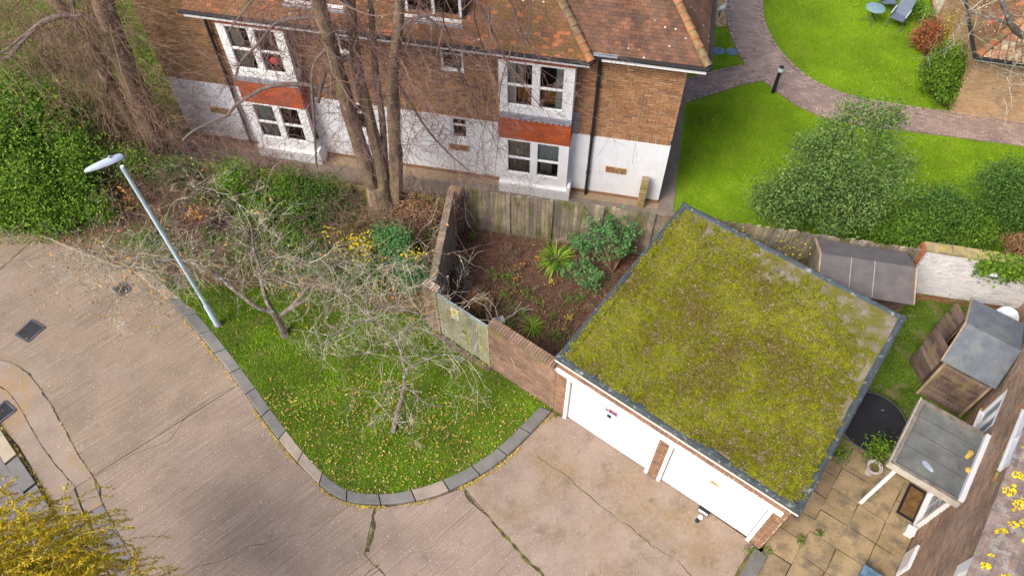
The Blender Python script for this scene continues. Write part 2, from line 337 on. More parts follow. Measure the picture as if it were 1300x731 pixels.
def pieces(name, parent, mat, items, maxn=300, pvs=None):
    """items: list of (centre Vector, rotation Matrix 3x3, (lx, ly, lz))"""
    if not items: return
    o3 = org(parent)
    C = np.array([tuple(i[0]) for i in items]); X, Y, D = proj(C)
    size = np.array([max(i[2]) for i in items])/D
    vis = (X > -10) & (X < 1310) & (Y > -10) & (Y < 741)
    order = np.argsort(-(size*vis+1e-6*size)); order = list(order)
    if pvs is None: pvs = [random.random() for _ in items]
    for i in order[:maxn]:
        c, R, sz = items[i]
        o = bpy.data.objects.new(name, unit_mesh(name, mat, min(11, int(pvs[i]*12))))
        m4 = R.to_4x4() @ Matrix.Diagonal((*sz, 1)); m4.translation = c-o3
        o.matrix_world = m4; COL.objects.link(o); o.parent = parent
    rest = order[maxn:]
    if rest:
        R = np.array([[list(r) for r in items[i][1]] for i in rest]); sz = np.array([items[i][2] for i in rest]); c = C[rest]
        V = BOXV[None]*sz[:, None, :]*(1+RNG.uniform(-.03, .03, (len(rest), 8, 1)))
        V = np.einsum('nij,nkj->nki', R, V)+c[:, None, :]
        Q = V[:, BOXF, :].reshape(-1, 3)
        npmesh(REST.get(name, name+'_field'), Q, 4, np.repeat([pvs[i] for i in rest], 6), mat, parent, kind='stuff')

def rot3(fr, tilt=None):
    return fr.R.to_3x3()
def brick_items(fr, axis, fixed, a0, a1, z0, z1, holes=(), L=.225, H=.075, T=.1, gap=.017, jitter=.003, soldier=False, top=None):
    """brick skin on a vertical face. axis 'x': face runs along fr.x at y=fixed (bricks go back in +y); 'y': runs along fr.y at x=fixed (+x)"""
    out = []
    R = rot3(fr) if axis == 'x' else rot3(fr) @ Matrix.Rotation(rad(90), 3, 'Z')
    rows = max(1, int(round((z1-z0)/H))); Hh = (z1-z0)/rows
    for r in range(rows):
        zc = z0+(r+.5)*Hh; a = a0-(L/2 if r % 2 else 0)
        while a < a1-.01:
            l = L if (r % 3 != 1 or random.random() < .6) else L/2
            b0, b1 = max(a, a0), min(a+l, a1)
            a += l
            if b1-b0 < .03: continue
            segs = [(b0, b1)]
            for h in holes:
                if zc > h[2]-.01 and zc < h[3]+.01:
                    ns = []
                    for q0, q1 in segs:
                        if q1 <= h[0] or q0 >= h[1]: ns.append((q0, q1)); continue
                        if q0 < h[0]-.02: ns.append((q0, h[0]))
                        if q1 > h[1]+.02: ns.append((h[1], q1))
                    segs = ns
            for q0, q1 in segs:
                if top and zc > top((q0+q1)/2): continue
                c = (q0+q1)/2; dj = random.uniform(-jitter, jitter)
                p = fr.p(c, fixed+T/2+dj, zc) if axis == 'x' else fr.p(fixed+T/2+dj, c, zc)
                out.append((p, R, (q1-q0-.009, T, Hh-gap-.003)))
    return out
def rects(a0, a1, z0, z1, holes):
    """the rectangle a0..a1 x z0..z1 minus the holes, as rectangles"""
    zs = sorted({z0, z1, *[min(max(h[i], z0), z1) for h in holes for i in (2, 3)]}); out = []
    for za, zb in zip(zs, zs[1:]):
        if zb-za < 1e-4: continue
        zc = (za+zb)/2; x = a0
        for h in sorted(h for h in holes if h[2] < zc < h[3]):
            if h[0] > x: out.append((x, h[0], za, zb))
            x = max(x, h[1])
        if x < a1: out.append((x, a1, za, zb))
    return out
def inpoly(P, poly):
    P = np.asarray(P); x, y = P[:, 0], P[:, 1]; ins = np.zeros(len(P), bool); n = len(poly)
    for i in range(n):
        x1, y1 = poly[i][0], poly[i][1]; x2, y2 = poly[(i+1) % n][0], poly[(i+1) % n][1]
        c = ((y1 > y) != (y2 > y)) & (x < (x2-x1)*(y-y1)/((y2-y1) or 1e-9)+x1)
        ins ^= c
    return ins
def px(pts, z=0.): return [tuple(g(a, b, z)[:2]) for a, b in pts]
def inset(poly, d):
    n = len(poly); a = sum(poly[i][0]*poly[(i+1) % n][1]-poly[(i+1) % n][0]*poly[i][1] for i in range(n))
    if a < 0: poly = poly[::-1]
    out = []
    for i in range(n):
        p0, p1, p2 = Vector(poly[i-1]), Vector(poly[i]), Vector(poly[(i+1) % n])
        d1 = (p1-p0).normalized(); d2 = (p2-p1).normalized()
        n1 = Vector((-d1.y, d1.x)); n2 = Vector((-d2.y, d2.x)); b = n1+n2
        if b.length < 1e-3: b = n1
        b.normalize(); k = d/max(b.dot(n1), .35); q = p1+b*k; out.append((q.x, q.y))
    return out
def smooth_line(pts, it=2):
    for _ in range(it):
        q = [pts[0]]
        for a, b in zip(pts, pts[1:]):
            q += [(a[0]*.75+b[0]*.25, a[1]*.75+b[1]*.25), (a[0]*.25+b[0]*.75, a[1]*.25+b[1]*.75)]
        q.append(pts[-1]); pts = q
    return pts
def sheet(name, poly, z0, z1, mat, parent=None, **pr):
    b = B(); b.prism(poly, z0, z1, mat, .5)
    return b.build(name, parent, **pr)

# --- foliage
def leaf_quads(C, size, up=.4, asp=.5, droop=0.):
    """quads centred at C with random orientation"""
    n = len(C); Nn = RNG.normal(size=(n, 3)); Nn[:, 2] = np.abs(Nn[:, 2])+up; Nn /= np.linalg.norm(Nn, axis=1)[:, None]
    A = RNG.normal(size=(n, 3)); A[:, 2] -= droop; A -= Nn*(A*Nn).sum(1)[:, None]; A /= np.linalg.norm(A, axis=1)[:, None]
    Bv = np.cross(Nn, A); s = (size*RNG.uniform(.6, 1.3, n))[:, None]
    V = np.stack([C-A*s*.5, C+Bv*s*asp*.5, C+A*s*.5, C-Bv*s*asp*.5], 1)
    return V.reshape(-1, 3)
def lobes(center, r, n=9, flat=.75):
    out = []
    for _ in range(n):
        d = RNG.normal(size=3); d /= np.linalg.norm(d); k = RNG.uniform(.35, .8)
        out.append((np.array(center)+d*np.array([r[0], r[1], r[2]])*k, RNG.uniform(.3, .55)*np.array(r)))
    out.append((np.array(center), np.array(r)*.7))
    return out
def crown_points(lbs, n, clump=.12, per=14):
    """points in twig-sized clumps near the surface of each lobe"""
    vol = np.array([l[1].prod()**(2/3) for l in lbs]); vol /= vol.sum(); nc = max(1, n//per)
    idx = RNG.choice(len(lbs), nc, p=vol); D = RNG.normal(size=(nc, 3)); D /= np.linalg.norm(D, axis=1)[:, None]
    k = RNG.uniform(.35, 1.08, nc)**.5
    C = np.array([lbs[i][0] for i in idx])+D*k[:, None]*np.array([lbs[i][1] for i in idx])
    hue = RNG.uniform(0, 1, nc)
    P = np.repeat(C, per, 0)+RNG.normal(size=(nc*per, 3))*clump
    return P, np.repeat(hue, per)
def crown(parent, lbs, n, size, mat, clump=.12, name='foliage', asp=.5, up=.4, zmin=.05, droop=0., per=14):
    P, h = crown_points(lbs, n, clump, per); k = P[:, 2] > zmin; P, h = P[k], h[k]
    pv = np.clip(h*.65+RNG.uniform(0, .35, len(h)), 0, .999)
    return npmesh(name, leaf_quads(P, size, up, asp, droop), 4, pv, mat, parent)
def bush(name, label, cat, base, lbs, n, size, mat, clump=.12, stems=5, group=None, asp=.5, twig=None, per=14):
    base = Vector(base); t = thing(name, label, cat, base, group)
    b = B()
    for i in range(stems):
        c = Vector(random.choice(lbs)[0]); q = base+Vector((random.uniform(-.08, .08), random.uniform(-.08, .08), 0))
        mid = (q*.6+c*.4)+Vector((random.uniform(-.1, .1), random.uniform(-.1, .1), .1))
        b.tube([q, mid, c], [.022, .016, .008], twig or TWIG_B, n=5)
    b.build('stem', t)
    crown(t, lbs, n, size, mat, clump, asp=asp, per=per, zmin=base.z+.03)
    return t

# --- bare trees
def segs_mesh(name, segs, mat, parent, **pr):
    """segs: list of (p0,p1,r0,r1,pv) -> three-sided prisms"""
    A = np.array([s[0] for s in segs], float); Bq = np.array([s[1] for s in segs], float)
    r0 = np.array([s[2] for s in segs])[:, None]; r1 = np.array([s[3] for s in segs])[:, None]; pv = np.array([s[4] for s in segs])
    d = Bq-A; d /= np.linalg.norm(d, axis=1)[:, None]+1e-9
    ref = np.where(np.abs(d[:, 2:3]) < .9, np.array([[0, 0, 1.]]), np.array([[1., 0, 0]]))
    u = np.cross(d, ref); u /= np.linalg.norm(u, axis=1)[:, None]; v = np.cross(d, u)
    R0 = []; R1 = []
    for k in range(3):
        c, s = math.cos(2.094*k), math.sin(2.094*k)
        R0.append(A+(u*c+v*s)*r0); R1.append(Bq+(u*c+v*s)*r1)
    Q = np.stack([np.stack([R0[k], R0[(k+1) % 3], R1[(k+1) % 3], R1[k]], 1) for k in range(3)], 1).reshape(-1, 3)
    return npmesh(name, Q, 4, np.repeat(pv, 3), mat, parent, **pr)
def grow(p, d, length, r, depth, out, wander=.35, grav=-.05, kids=(3, 6), kr=.6, kl=.6, tips=None, spread=.9, minr=.0035):
    p = np.array(p, float); d = np.array(d, float); d /= np.linalg.norm(d); n = max(3, int(length/.22)) if depth > 0 else 3
    n = min(n, 9); st = length/n; pvv = random.random(); pts = [p.copy()]; dirs = [d.copy()]
    for i in range(n):
        d = d+RNG.normal(size=3)*wander*.5+np.array([0, 0, grav]); d /= np.linalg.norm(d)
        q = p+d*st; ra = max(minr, r*(1-.75*i/n)); rb = max(minr, r*(1-.75*(i+1)/n))
        out.append((p.copy(), q.copy(), ra, rb, pvv)); p = q; pts.append(p.copy()); dirs.append(d.copy())
    if depth <= 0:
        if tips is not None: tips.append(p.copy())
        return
    for _ in range(random.randint(*kids)):
        i = random.randint(1, n); nd = dirs[i]+RNG.normal(size=3)*spread
        grow(pts[i], nd, length*kl*random.uniform(.6, 1.2), max(minr, r*kr*(1-.5*i/n)), depth-1, out, wander, grav, kids, kr, kl, tips, spread, minr)
def limb(b, pts, r0, r1, mat, n=9, sub=3):
    pts = [Vector(p) for p in pts]; q = []
    for i in range(len(pts)-1):
        p0 = pts[max(i-1, 0)]; p1 = pts[i]; p2 = pts[i+1]; p3 = pts[min(i+2, len(pts)-1)]
        for k in range(sub):
            t = k/sub
            q.append(.5*((2*p1)+(p2-p0)*t+(2*p0-5*p1+4*p2-p3)*t*t+(3*p1-p0-3*p2+p3)*t**3))
    q.append(pts[-1]); m = len(q)-1
    b.tube(q, [r0+(r1-r0)*i/m for i in range(m+1)], mat, n=n, jit=.22)
    return q

# ================================================================== THE SETTING
sheet('ground', [(-90, -60), (90, -60), (90, 120), (-90, 120)], -.6, -.16, BEDS, kind='structure')
kerb_out = [(168, 345), (204, 372), (240, 410), (290, 470), (340, 540), (375, 585), (420, 630), (455, 641), (503, 641), (552, 632), (600, 610), (640, 585), (692, 532), (700, 523)]
kerb_in = [(186, 343), (222, 374), (253, 401), (303, 463), (352, 532), (387, 578), (427, 618), (458, 627), (500, 627), (546, 616), (592, 596), (632, 570), (680, 522), (686, 516)]
KO = px(kerb_out); KI = px(kerb_in, .1)
# road and drive: concrete bays with open joints
road = struct('road'); sheet('joint_filling', px([(-500, 150), (0, 270), (60, 285), (170, 330), (700, 500), (1010, 700), (1010, 1300), (-500, 1300)], -.03), -.15, -.03, DIRT, road)
A1 = [(-100, 440), (0, 456), (30, 466), (57, 500), (80, 540), (98, 575)]
ARC_A = smooth_line([(-100, 440), (0, 456), (30, 466), (57, 500), (80, 540), (98, 575), (118, 604)], 2)
ARC_B = [(118, 604)]+smooth_line([(130, 640), (155, 685), (180, 731), (260, 900)], 1)
ARC_C = smooth_line([(-100, 462), (0, 486), (22, 510), (40, 545), (62, 580), (96, 618)], 2)
bays = [
 ([(-400, 200), (0, 283), (50, 297), (0, 342), (-100, 432), (-300, 440), (-500, 430)], CONC, .02),
 ([(50, 297), (100, 318), (168, 345), (204, 372), (240, 410), (290, 470), (303, 488)]+ARC_A[::-1]+[(-100, 432), (0, 342)], CONC, .3),
 ([(118, 604), (303, 488), (340, 540), (375, 585), (420, 630), (455, 641), (475, 645), (463, 703), (482, 722), (450, 745)]+ARC_B[::-1][:-1], CONC, .62),
 ([(482, 722), (500, 745), (620, 900), (560, 1100), (300, 1100), (260, 900), (450, 745)], CONC, .9),
 ([(475, 645), (503, 641), (552, 632), (588, 618), (655, 695), (700, 741), (860, 900), (620, 900), (500, 745), (463, 703)], CONC, .8),
 ([(588, 618), (600, 610), (640, 585), (692, 532), (700, 523), (719, 524), (822, 597), (840, 606), (950, 684), (960, 692), (948, 705), (930, 735), (900, 900), (860, 900), (700, 741), (655, 695)], CONC_D, .5),
 (ARC_A+ARC_C[::-1], CONC_S, .2),
 ([(96, 618), (118, 604), (130, 640), (112, 650), (105, 645)], CONC_S, .8),
 ([(112, 650)]+ARC_B[1:]+[(200, 900), (140, 731), (124, 690)], ASPH, .8),
 (ARC_C+[(78, 640), (62, 634), (44, 600), (24, 566), (0, 541), (-100, 500)], CONC_S, .4),
 ([(78, 640), (94, 620), (104, 647), (122, 690), (138, 731), (200, 900), (150, 900), (112, 731), (90, 690), (64, 638)], CONC_S, .9)]
for i, (p, m, pvv) in enumerate(bays):
    b = B(); b.prism(inset(px(p), .007 if i > 5 else .009), -.12, 0, m, pvv); b.build('concrete_slab', road)
def crack(pts, wd, mat, name, it=3, jit=.02, z=.004):
    P = [Vector((*q, 0)) for q in px(pts)]
    for _ in range(it):
        q = [P[0]]
        for a, c in zip(P, P[1:]):
            m_ = (a+c)/2; L_ = (c-a).length; m_ += Vector((random.gauss(0, 1), random.gauss(0, 1), 0))*L_*.06; q += [m_, c]
        P = q
    b = B(); vs = []; n = len(P)
    for i, p in enumerate(P):
        d = (P[min(i+1, n-1)]-P[max(i-1, 0)]).normalized(); s_ = Vector((-d.y, d.x, 0)); ww = wd*random.uniform(.4, 1.4)/2
        vs += [p+s_*ww+Vector((0, 0, z)), p-s_*ww+Vector((0, 0, z))]
    b.add(vs, [(2*i, 2*i+1, 2*i+3, 2*i+2) for i in range(n-1)], mat, .5); return b.build(name, road)
crack([(150, 760), (230, 731), (325, 691), (370, 680), (437, 645)], .010, DIRT, 'crack')
crack([(683, 580), (722, 606), (760, 640), (800, 668), (840, 700), (890, 740)], .019, DIRT, 'crack')
for a, c in (([(466, 700), (473, 655), (476, 646)], .06), ([(590, 622), (625, 662), (660, 700), (700, 741)], .05), ([(119, 606), (131, 640), (156, 686), (182, 731)], .03), (ARC_A[8:], .022), (ARC_C[6:], .012), ([(463, 703), (482, 722), (500, 745), (560, 825)], .02), ([(445, 740), (482, 716)], .015), ([(122, 604), (303, 488)], .008), ([(0, 342), (50, 297)], .022)):
    crack(a, c*1.35, M('moss_joint', [(.075, .06, .035)], nscale=4, namt=.4, fine=.4, bump=.6, rough=1, extra=patch((.16, .17, .025), 4, .5, .6)), 'joint_moss')
# kerb stones, one by one
def resample(P, step):
    P = [Vector(p) for p in P]; L_ = [0]
    for a, c in zip(P, P[1:]): L_.append(L_[-1]+(c-a).length)
    def at(s):
        for i in range(len(P)-1):
            if s <= L_[i+1] or i == len(P)-2:
                return P[i].lerp(P[i+1], (s-L_[i])/max(1e-6, L_[i+1]-L_[i]))
    return at, L_[-1]
SO = smooth_line([tuple(p) for p in KO], 2); SI = smooth_line([tuple(p) for p in KI], 2)
ao, lo_ = resample(SO, 1); ai, li_ = resample(SI, 1)
kerb = struct('kerb'); nk = 19
for i in range(nk):
    t0, t1 = i/nk, (i+1)/nk; e_ = .006/1.0/nk*3
    o_ = [ao(lo_*(t0+e_+(t1-t0-2*e_)*k/3)) for k in range(4)]; i_ = [ai(li_*(t0+e_+(t1-t0-2*e_)*k/3)) for k in range(4)]
    b = B(); vs = []
    for q, zz in ((o_, -.1), (i_, -.1), ([a+(c-a)*.12 for a, c in zip(o_, i_)], .095), (i_, .1)):
        vs += [(p.x, p.y, zz) for p in q]
    zf = random.uniform(-.004, .004); o2 = [(p.x, p.y, .07+zf) for p in o_]; n0 = len(vs); vs += o2
    fs = [(k, k+1, n0+k+1, n0+k) for k in range(3)]+[(n0+k, n0+k+1, 8+k+1, 8+k) for k in range(3)]+[(8+k, 9+k, 13+k, 12+k) for k in range(3)]+[(4+k+1, 4+k, 12+k, 13+k) for k in range(3)]
    fs += [(0, n0, 8, 12, 4), (3, 7, 15, 11, n0+3)]
    pvv = .72 if i < 2 else (.6 if i in (9, 10, 14) else random.choice([.05, .2, .3, .12])); b.add(vs, fs, KERB, pvv); b.build('kerb_stone', kerb)
# narrow edging board along the hedge
b = B(); e0 = px([(-120, 262), (0, 284), (50, 297)])
for a, c in zip(e0, e0[1:]): b.bar((*a, .04), (*c, .04), .07, .14, KERB, .3)
b.build('edging_kerb', kerb)
b = B(); e0 = px([(52, 298), (100, 318), (168, 347)])
for a, c in zip(e0, e0[1:]): b.bar((*a, .03), (*c, .03), .12, .12, KERB, .7)
b.build('edging_kerb', kerb)
# left kerb (pale stones, then dark) and footpath behind
kerb2 = struct('kerb'); C_ = px([(-90, 470), (-30, 510), (0, 543), (18, 571), (41, 604), (60, 636), (80, 675), (104, 716), (140, 790)])
D_ = []
for i_, p_ in enumerate(C_):
    d_ = (Vector(C_[min(i_+1, 8)])-Vector(C_[max(i_-1, 0)])).normalized(); D_.append((p_[0]+d_.y*.30, p_[1]-d_.x*.30))
ac, lc = resample(C_, 1); ad, ldd = resample(D_, 1)
for i in range(9):
    t0, t1 = i/9+.004, (i+1)/9-.004; q = [ac(lc*t0), ac(lc*t1), ad(ldd*t1), ad(ldd*t0)]
    b = B(); b.prism([(p.x, p.y) for p in q], -.1, .1, KERB, .95 if i in (2, 3) else random.uniform(0, .25)); b.build('kerb_stone', kerb2)
fp = struct('footpath'); DD = D_
for k, (u0, u1) in enumerate(((0, 2), (2, 4), (4, 6), (6, 8))):
    q = DD[u0:u1+1]; poly = q+[(p[0]-2.2, p[1]-1.3) for p in q[::-1]]
    b = B(); b.prism(inset(poly, .01), -.1, .09, ASPH, .5); b.build('paving_slab', fp)
# drain covers
def cover(name, label, pts, z, bars, par='x'):
    P = [Vector((*q, z)) for q in px(pts)]; c = sum(P, Vector())/4; t = thing(name, label, 'drain cover', c)
    b = B()
    for i in range(4): b.bar(P[i], P[(i+1) % 4], .05, .03, IRON, .5)
    b.build('frame', t); b = B()
    vs = [p-Vector((0, 0, .012)) for p in P]; b.add(vs+[v-Vector((0, 0, .02)) for v in vs], [(0, 1, 2, 3)], BLACKM if bars > 6 else IRON, .5); b.build('plate', t)
    for k in range(bars):
        f = (k+.5)/bars; b = B(); b.bar(P[0].lerp(P[3], f)+Vector((0, 0, .003)), P[1].lerp(P[2], f)+Vector((0, 0, .003)), .022 if bars > 6 else .012, .016, IRON, .5); b.build('bar', t)
cover('drain_cover', 'dark square iron manhole cover set in the concrete road', [(20, 425), (41, 406), (57, 416), (36, 434)], .012, 9)
cover('drain_grating', 'slotted iron drain grating in the gutter beside the pale kerb', [(-14, 527), (7, 509), (20, 521), (-2, 538)], .012, 7)
cover('drain_grating', 'small broken drain grating by the kerb under the lichened twigs', [(144, 367), (157, 357), (166, 368), (154, 376)], .012, 4)

# turf, beds, gravel, paths
verge_poly = [tuple(p) for p in SI]+px([(703, 520), (620, 462), (557, 402), (540, 380), (520, 360), (400, 340), (300, 320), (190, 320)], .08)
sheet('verge', verge_poly, -.1, .08, VERGE, kind='structure')
bed_poly = px([(-120, 262), (0, 283), (50, 297), (100, 317), (168, 344), (190, 343), (240, 352), (300, 368), (345, 360), (400, 366), (452, 372), (485, 395), (556, 402)], .1)
bl = FA.p(-5.95, -2.15); br = FA.p(-26, -2.15)
sheet('planting_bed', bed_poly+[(bl.x, bl.y), (br.x, br.y)], -.1, .11, BEDS, kind='structure')
q = [FA.p(-60, -2.15), FA.p(60, -2.15), FA.p(60, 70), FA.p(-60, 70)]
sheet('lawn', [(p.x, p.y) for p in q], -.14, 0.0, LAWN, kind='structure')
# plot soil
PL = [(-2.05, 11.45), (-1.75, 14.45)]
pc = [GA.p(-3.95, .1), GA.p(0, .1), GA.p(0, 5.6)]; pe = FA.p(.3, -2.17); pf = FA.p(-6.0, -2.17)
plot_poly = [(p.x, p.y) for p in pc]+[(pe.x, pe.y), (pf.x, pf.y), (-2.0, 11.5)]
sheet('plot_soil', plot_poly, -.1, .04, SOIL, kind='structure')
# gravel margin and slabs between house and fence
def frect(fr, x0, x1, y0, y1): return [tuple(fr.p(x, y)[:2]) for x, y in ((x0, y0), (x1, y0), (x1, y1), (x0, y1))]
sheet('gravel_bed', frect(FA, -16, .4, -2.12, -.02), -.1, .008, GRAV, kind='structure')
pth = struct('house_path')
x = -16.
while x < .3:
    wd = 1.2
    if not (-12.9 < x+.6 < -10.7 or -5.1 < x+.6 < -2.6) or True:
        b = B(); b.box(FA, x+.008, min(x+wd, .55)-.008, -1.05 if x < -7.5 else -.75, -.45 if x < -7.5 else -.3, -.05, .03, M('path_concrete', [(.2, .16, .135), (.24, .19, .155)], nscale=3, namt=.2, fine=.2, extra=patch((.2, .2, .08), 3, .55, .7))); b.build('paving_slab', pth)
    x += wd
b = B(); b.box(FA, .03, .5, -.29, 8, -.05, .034, MATS['path_concrete']); b.build('paving_slab', pth)
n = 9000; P = RNG.uniform((-16, -2.1), (.3, -.45), (n, 2))
def scatter_stones(name, poly_pts3, size, mat, **pr):
    C = np.array(poly_pts3); n = len(C); V = BOXV[None]*(size*RNG.uniform(.5, 1.3, (n, 1, 3))); th = RNG.uniform(0, 6.28, n)
    c, s = np.cos(th)[:, None], np.sin(th)[:, None]; X = V[..., 0]*c-V[..., 1]*s; Y = V[..., 0]*s+V[..., 1]*c
    V = np.stack([X, Y, V[..., 2]*.6], -1)+C[:, None, :]
    return npmesh(name, V[:, BOXF[1:], :].reshape(-1, 3), 4, np.repeat(RNG.uniform(0, 1, n), 5), mat, **pr)
P = P[(P[:, 1] < -.77)]
scatter_stones('gravel', [tuple(FA.p(a, c, .014)) for a, c in P], .045, GRAV, kind='stuff')

# brick path over the lawn
UP = [(918, -60), (921, 0), (926, 38), (940, 70), (952, 88), (970, 101), (1000, 126), (1034, 144), (1068, 153), (1110, 160), (1160, 166), (1300, 184), (1420, 200)]
LO = [(965, -60), (966, 0), (969, 30), (986, 62), (1015, 92), (1048, 112), (1085, 124), (1110, 129), (1160, 137), (1208, 143), (1300, 157), (1420, 172)]
path_poly = px(smooth_line(UP, 1), .02)+px(smooth_line(LO, 1), .02)[::-1]
conn = px([(845, 112), (862, 104), (905, 92), (950, 82), (960, 92), (968, 102), (940, 107), (900, 120), (862, 132), (848, 138)], .02)
gp = struct('garden_path'); sheet('path_bed', inset(path_poly, -.07), -.1, .006, M('path_sand', [(.2, .15, .12)], fine=.3), gp); sheet('path_bed', conn, -.1, .004, MATS['path_sand'], gp)
its = []
for poly, ang in ((path_poly, -20), (conn, 12)):
    P = np.array(poly); lo2, hi2 = P.min(0), P.max(0); fr = Frame((0, 0), ang); ring = inset(poly, .06)
    cs = []; r = 0
    y = -45
    while y < 45:
        x = -45+(.1 if r % 2 else 0)
        while x < 45:
            cs.append((x, y)); x += .205
        y += .105; r += 1
    cs = np.array(cs); a = rad(ang); Wd = np.stack([cs[:, 0]*math.cos(a)-cs[:, 1]*math.sin(a), cs[:, 0]*math.sin(a)+cs[:, 1]*math.cos(a)], 1)
    k = inpoly(Wd, ring); k &= (Wd[:, 1] < 31)
    for p_ in Wd[k]: its.append((Vector((p_[0], p_[1], .01+random.uniform(-.003, .003))), fr.R.to_3x3(), (.192, .094, .04)))
    R_ = poly+[poly[0]]
    for a_, c_ in zip(R_, R_[1:]):
        a_, c_ = Vector(a_), Vector(c_); L_ = (c_-a_).length; dd = (c_-a_).normalized(); m_ = int(L_/.215)
        for j in range(m_):
            p_ = a_+dd*((j+.5)*L_/m_); its.append((Vector((p_.x, p_.y, .016)), Matrix.Rotation(math.atan2(dd.y, dd.x), 3, 'Z'), (.2, .1, .05)))
pieces('paver', gp, PAVER, its, 300)

# patio flags, moss lawn by the sheds
sheet('patio_bed', [tuple(GA.p(*p)[:2]) for p in ((5.75, -4), (8.6, -4), (8.6, 4.4), (5.75, 4.4))], -.1, -.03, DIRT, kind='structure')
patio = struct('patio')
its = []; xs = [5.82, 6.49, 7.16, 7.83, 8.46]
for i in range(4):
    y0 = -4.04 if i else -3.72
    y = y0
    while y < 4.2:
        if not (i == 0 and y > -.3+5): 
            its.append((GA.p((xs[i]+xs[i+1])/2, y+.32, -.025+random.uniform(-.004, .004)), GA.R.to_3x3(), (xs[i+1]-xs[i]-.022, .64-.02, .06)))
        y += .64
pieces('paving_slab', patio, SLAB, its, 300)
b = B(); b.box(GA, 5.66, 5.98, -1.1, -.05, -.1, .05, KERB, .05); b.build('kerb_stone', kerb)
sheet('back_lawn', [tuple(GA.p(*p)[:2]) for p in ((5.7, 4.1), (8.7, 4.1), (8.7, 10.6), (4.5, 8.75), (1.0, 6.9), (1, 5.9), (5.7, 5.9))], -.1, .02, MOSSLAWN, kind='structure')

# ================================================================== FENCES AND WALLS
def boards(name, parent, fr, x0, x1, y, z0, z1, wd, mat, thick=.02, var=.015, zt=None):
    its = []; x = x0
    while x < x1-.02:
        h = (zt(x) if zt else z1)-z0+random.uniform(-var, var)
        its.append((fr.p(x+wd/2, y+random.uniform(-.004, .004), z0+h/2), fr.R.to_3x3() @ Matrix.Rotation(rad(random.uniform(2, 5)), 3, 'Z') @ Matrix.Rotation(rad(random.uniform(-.5, .5)), 3, 'Y'), (wd*.93, thick, h)))
        x += wd
    pieces(name, parent, mat, its, 300)
def fence(label, x0, x1, z1, mat, posts, wd=.115, post_mat=None, zt=None, gravel=True):
    t = thing('fence', label, 'fence', FA.p((x0+x1)/2, -2.15))
    boards('board', t, FA, x0, x1, -2.17, .16 if gravel else .05, z1, wd, mat, zt=zt)
    for xp in posts:
        b = B(); h = (zt(xp) if zt else z1)+.03; b.box(FA, xp-.05, xp+.05, -2.235, -2.15, 0, h, post_mat or mat, .9); b.build('post', t)
    for zr in (.45, 1.0, z1-.25):
        if zr < z1-.15:
            b = B(); b.box(FA, x0, x1, -2.15, -2.10, zr-.04, zr+.04, mat, .2); b.build('rail', t)
    b = B(); b.box(FA, x0, x1, -2.19, -2.16, 0, .16, mat, .5); b.build('gravel_board', t)
    return t
fence('tall weathered grey board fence between the soil plot and the white house wall', -5.95, .42, 1.86, WOOD_F, (-5.7, -4.25, -3.02, -1.6, -.2), zt=lambda x: 1.72+.03*(x+5.9))
fence('board fence with mossy tops beyond the mossy flat roof, behind the brown shed', .45, 6.75, 2.0, WOOD_F, (1.4, 3.4, 5.3, 6.7))
fence('low fence of green mossy boards at the foot of the big tree', -16.5, -6.15, 1.2, WOOD_M, (-15, -13, -11, -9, -7.2), zt=lambda x: 1.2)

def walls(t, fr, axis, fixed, a0, a1, z0, z1, T, mat, holes=(), top=None, back=True, maxn=300, part='brick_wall', H=.075):
    """mortar core with a brick skin; returns the part"""
    b = B()
    s = .012
    for (p0, p1, q0, q1) in rects(a0, a1, z0, z1, holes):
        if axis == 'x': b.box(fr, p0, p1, fixed+s, fixed+T, q0, q1, MORTAR, .5)
        else: b.box(fr, fixed+s, fixed+T, p0, p1, q0, q1, MORTAR, .5)
    part_o = b.build(part, t)
    its = brick_items(fr, axis, fixed, a0, a1, z0, z1, holes, T=min(.1, T*.6), H=H)
    return part_o, its
# front wall of the plot with its gate
t = thing('brick_wall', 'brown brick wall of the soil plot beside the garage, with brick-on-edge coping', 'wall', GA.p(-1.0, .1))
gate_h = [(-3.72, -2.06, 0, 2.2)]
p_, its = walls(t, GA, 'x', 0, -4.15, -.02, 0, 2.05, .22, BRICK_G, [(-3.72, -2.06, -1, 3)], part='wall_core')
for i in range(int(2.0/.078)):
    its.append((GA.p(-2.03+.078*(i+.5), .11, 2.12), GA.R.to_3x3(), (.066, .235, .12)))
for i in range(5): its.append((GA.p(-4.12+.078*(i+.5), .11, 2.0), GA.R.to_3x3(), (.066, .235, .1)))
pieces('brick', t, BRICK_G, its, 300)
t = thing('wooden_gate', 'double boarded garden gate with pale green weathering in the brick wall', 'gate', GA.p(-2.9, .05))
boards('board', t, GA, -3.7, -2.08, .04, .1, 1.9, .1, WOOD_G, var=.02)
b = B(); b.box(GA, -3.7, -2.08, .03, .085, 1.88, 1.95, M('gate_rail', [(.27, .33, .33)], namt=.3, fine=.2), .5); b.build('top_rail', t)
b = B(); b.box(GA, -3.8, -1.95, -.16, -.02, -.05, .12, WOOD_D, .5); b.build('threshold', t)
for xx in (-3.74, -2.05): b = B(); b.box(GA, xx-.03, xx+.03, -.01, .07, 0, 1.98, WOOD_G, .3); b.build('post', t)
b = B(); b.bar(GA.p(-2.93, .015, 1.0), GA.p(-2.78, .015, 1.0), .02, .04, IRON); b.build('latch', t)
t = thing('warning_sign', 'small yellow and white warning sign fixed on the wooden gate', 'sign', GA.p(-3.1, .02, 1.5))
YS = M('sign_yellow', [(.75, .55, .03)], rough=.4, namt=.1); WS = M('sign_white', [(.75, .73, .66)], rough=.4, namt=.15)
b = B(); b.box(GA, -3.24, -2.98, .005, .018, 1.38, 1.86, WS, .5); b.build('plate', t)
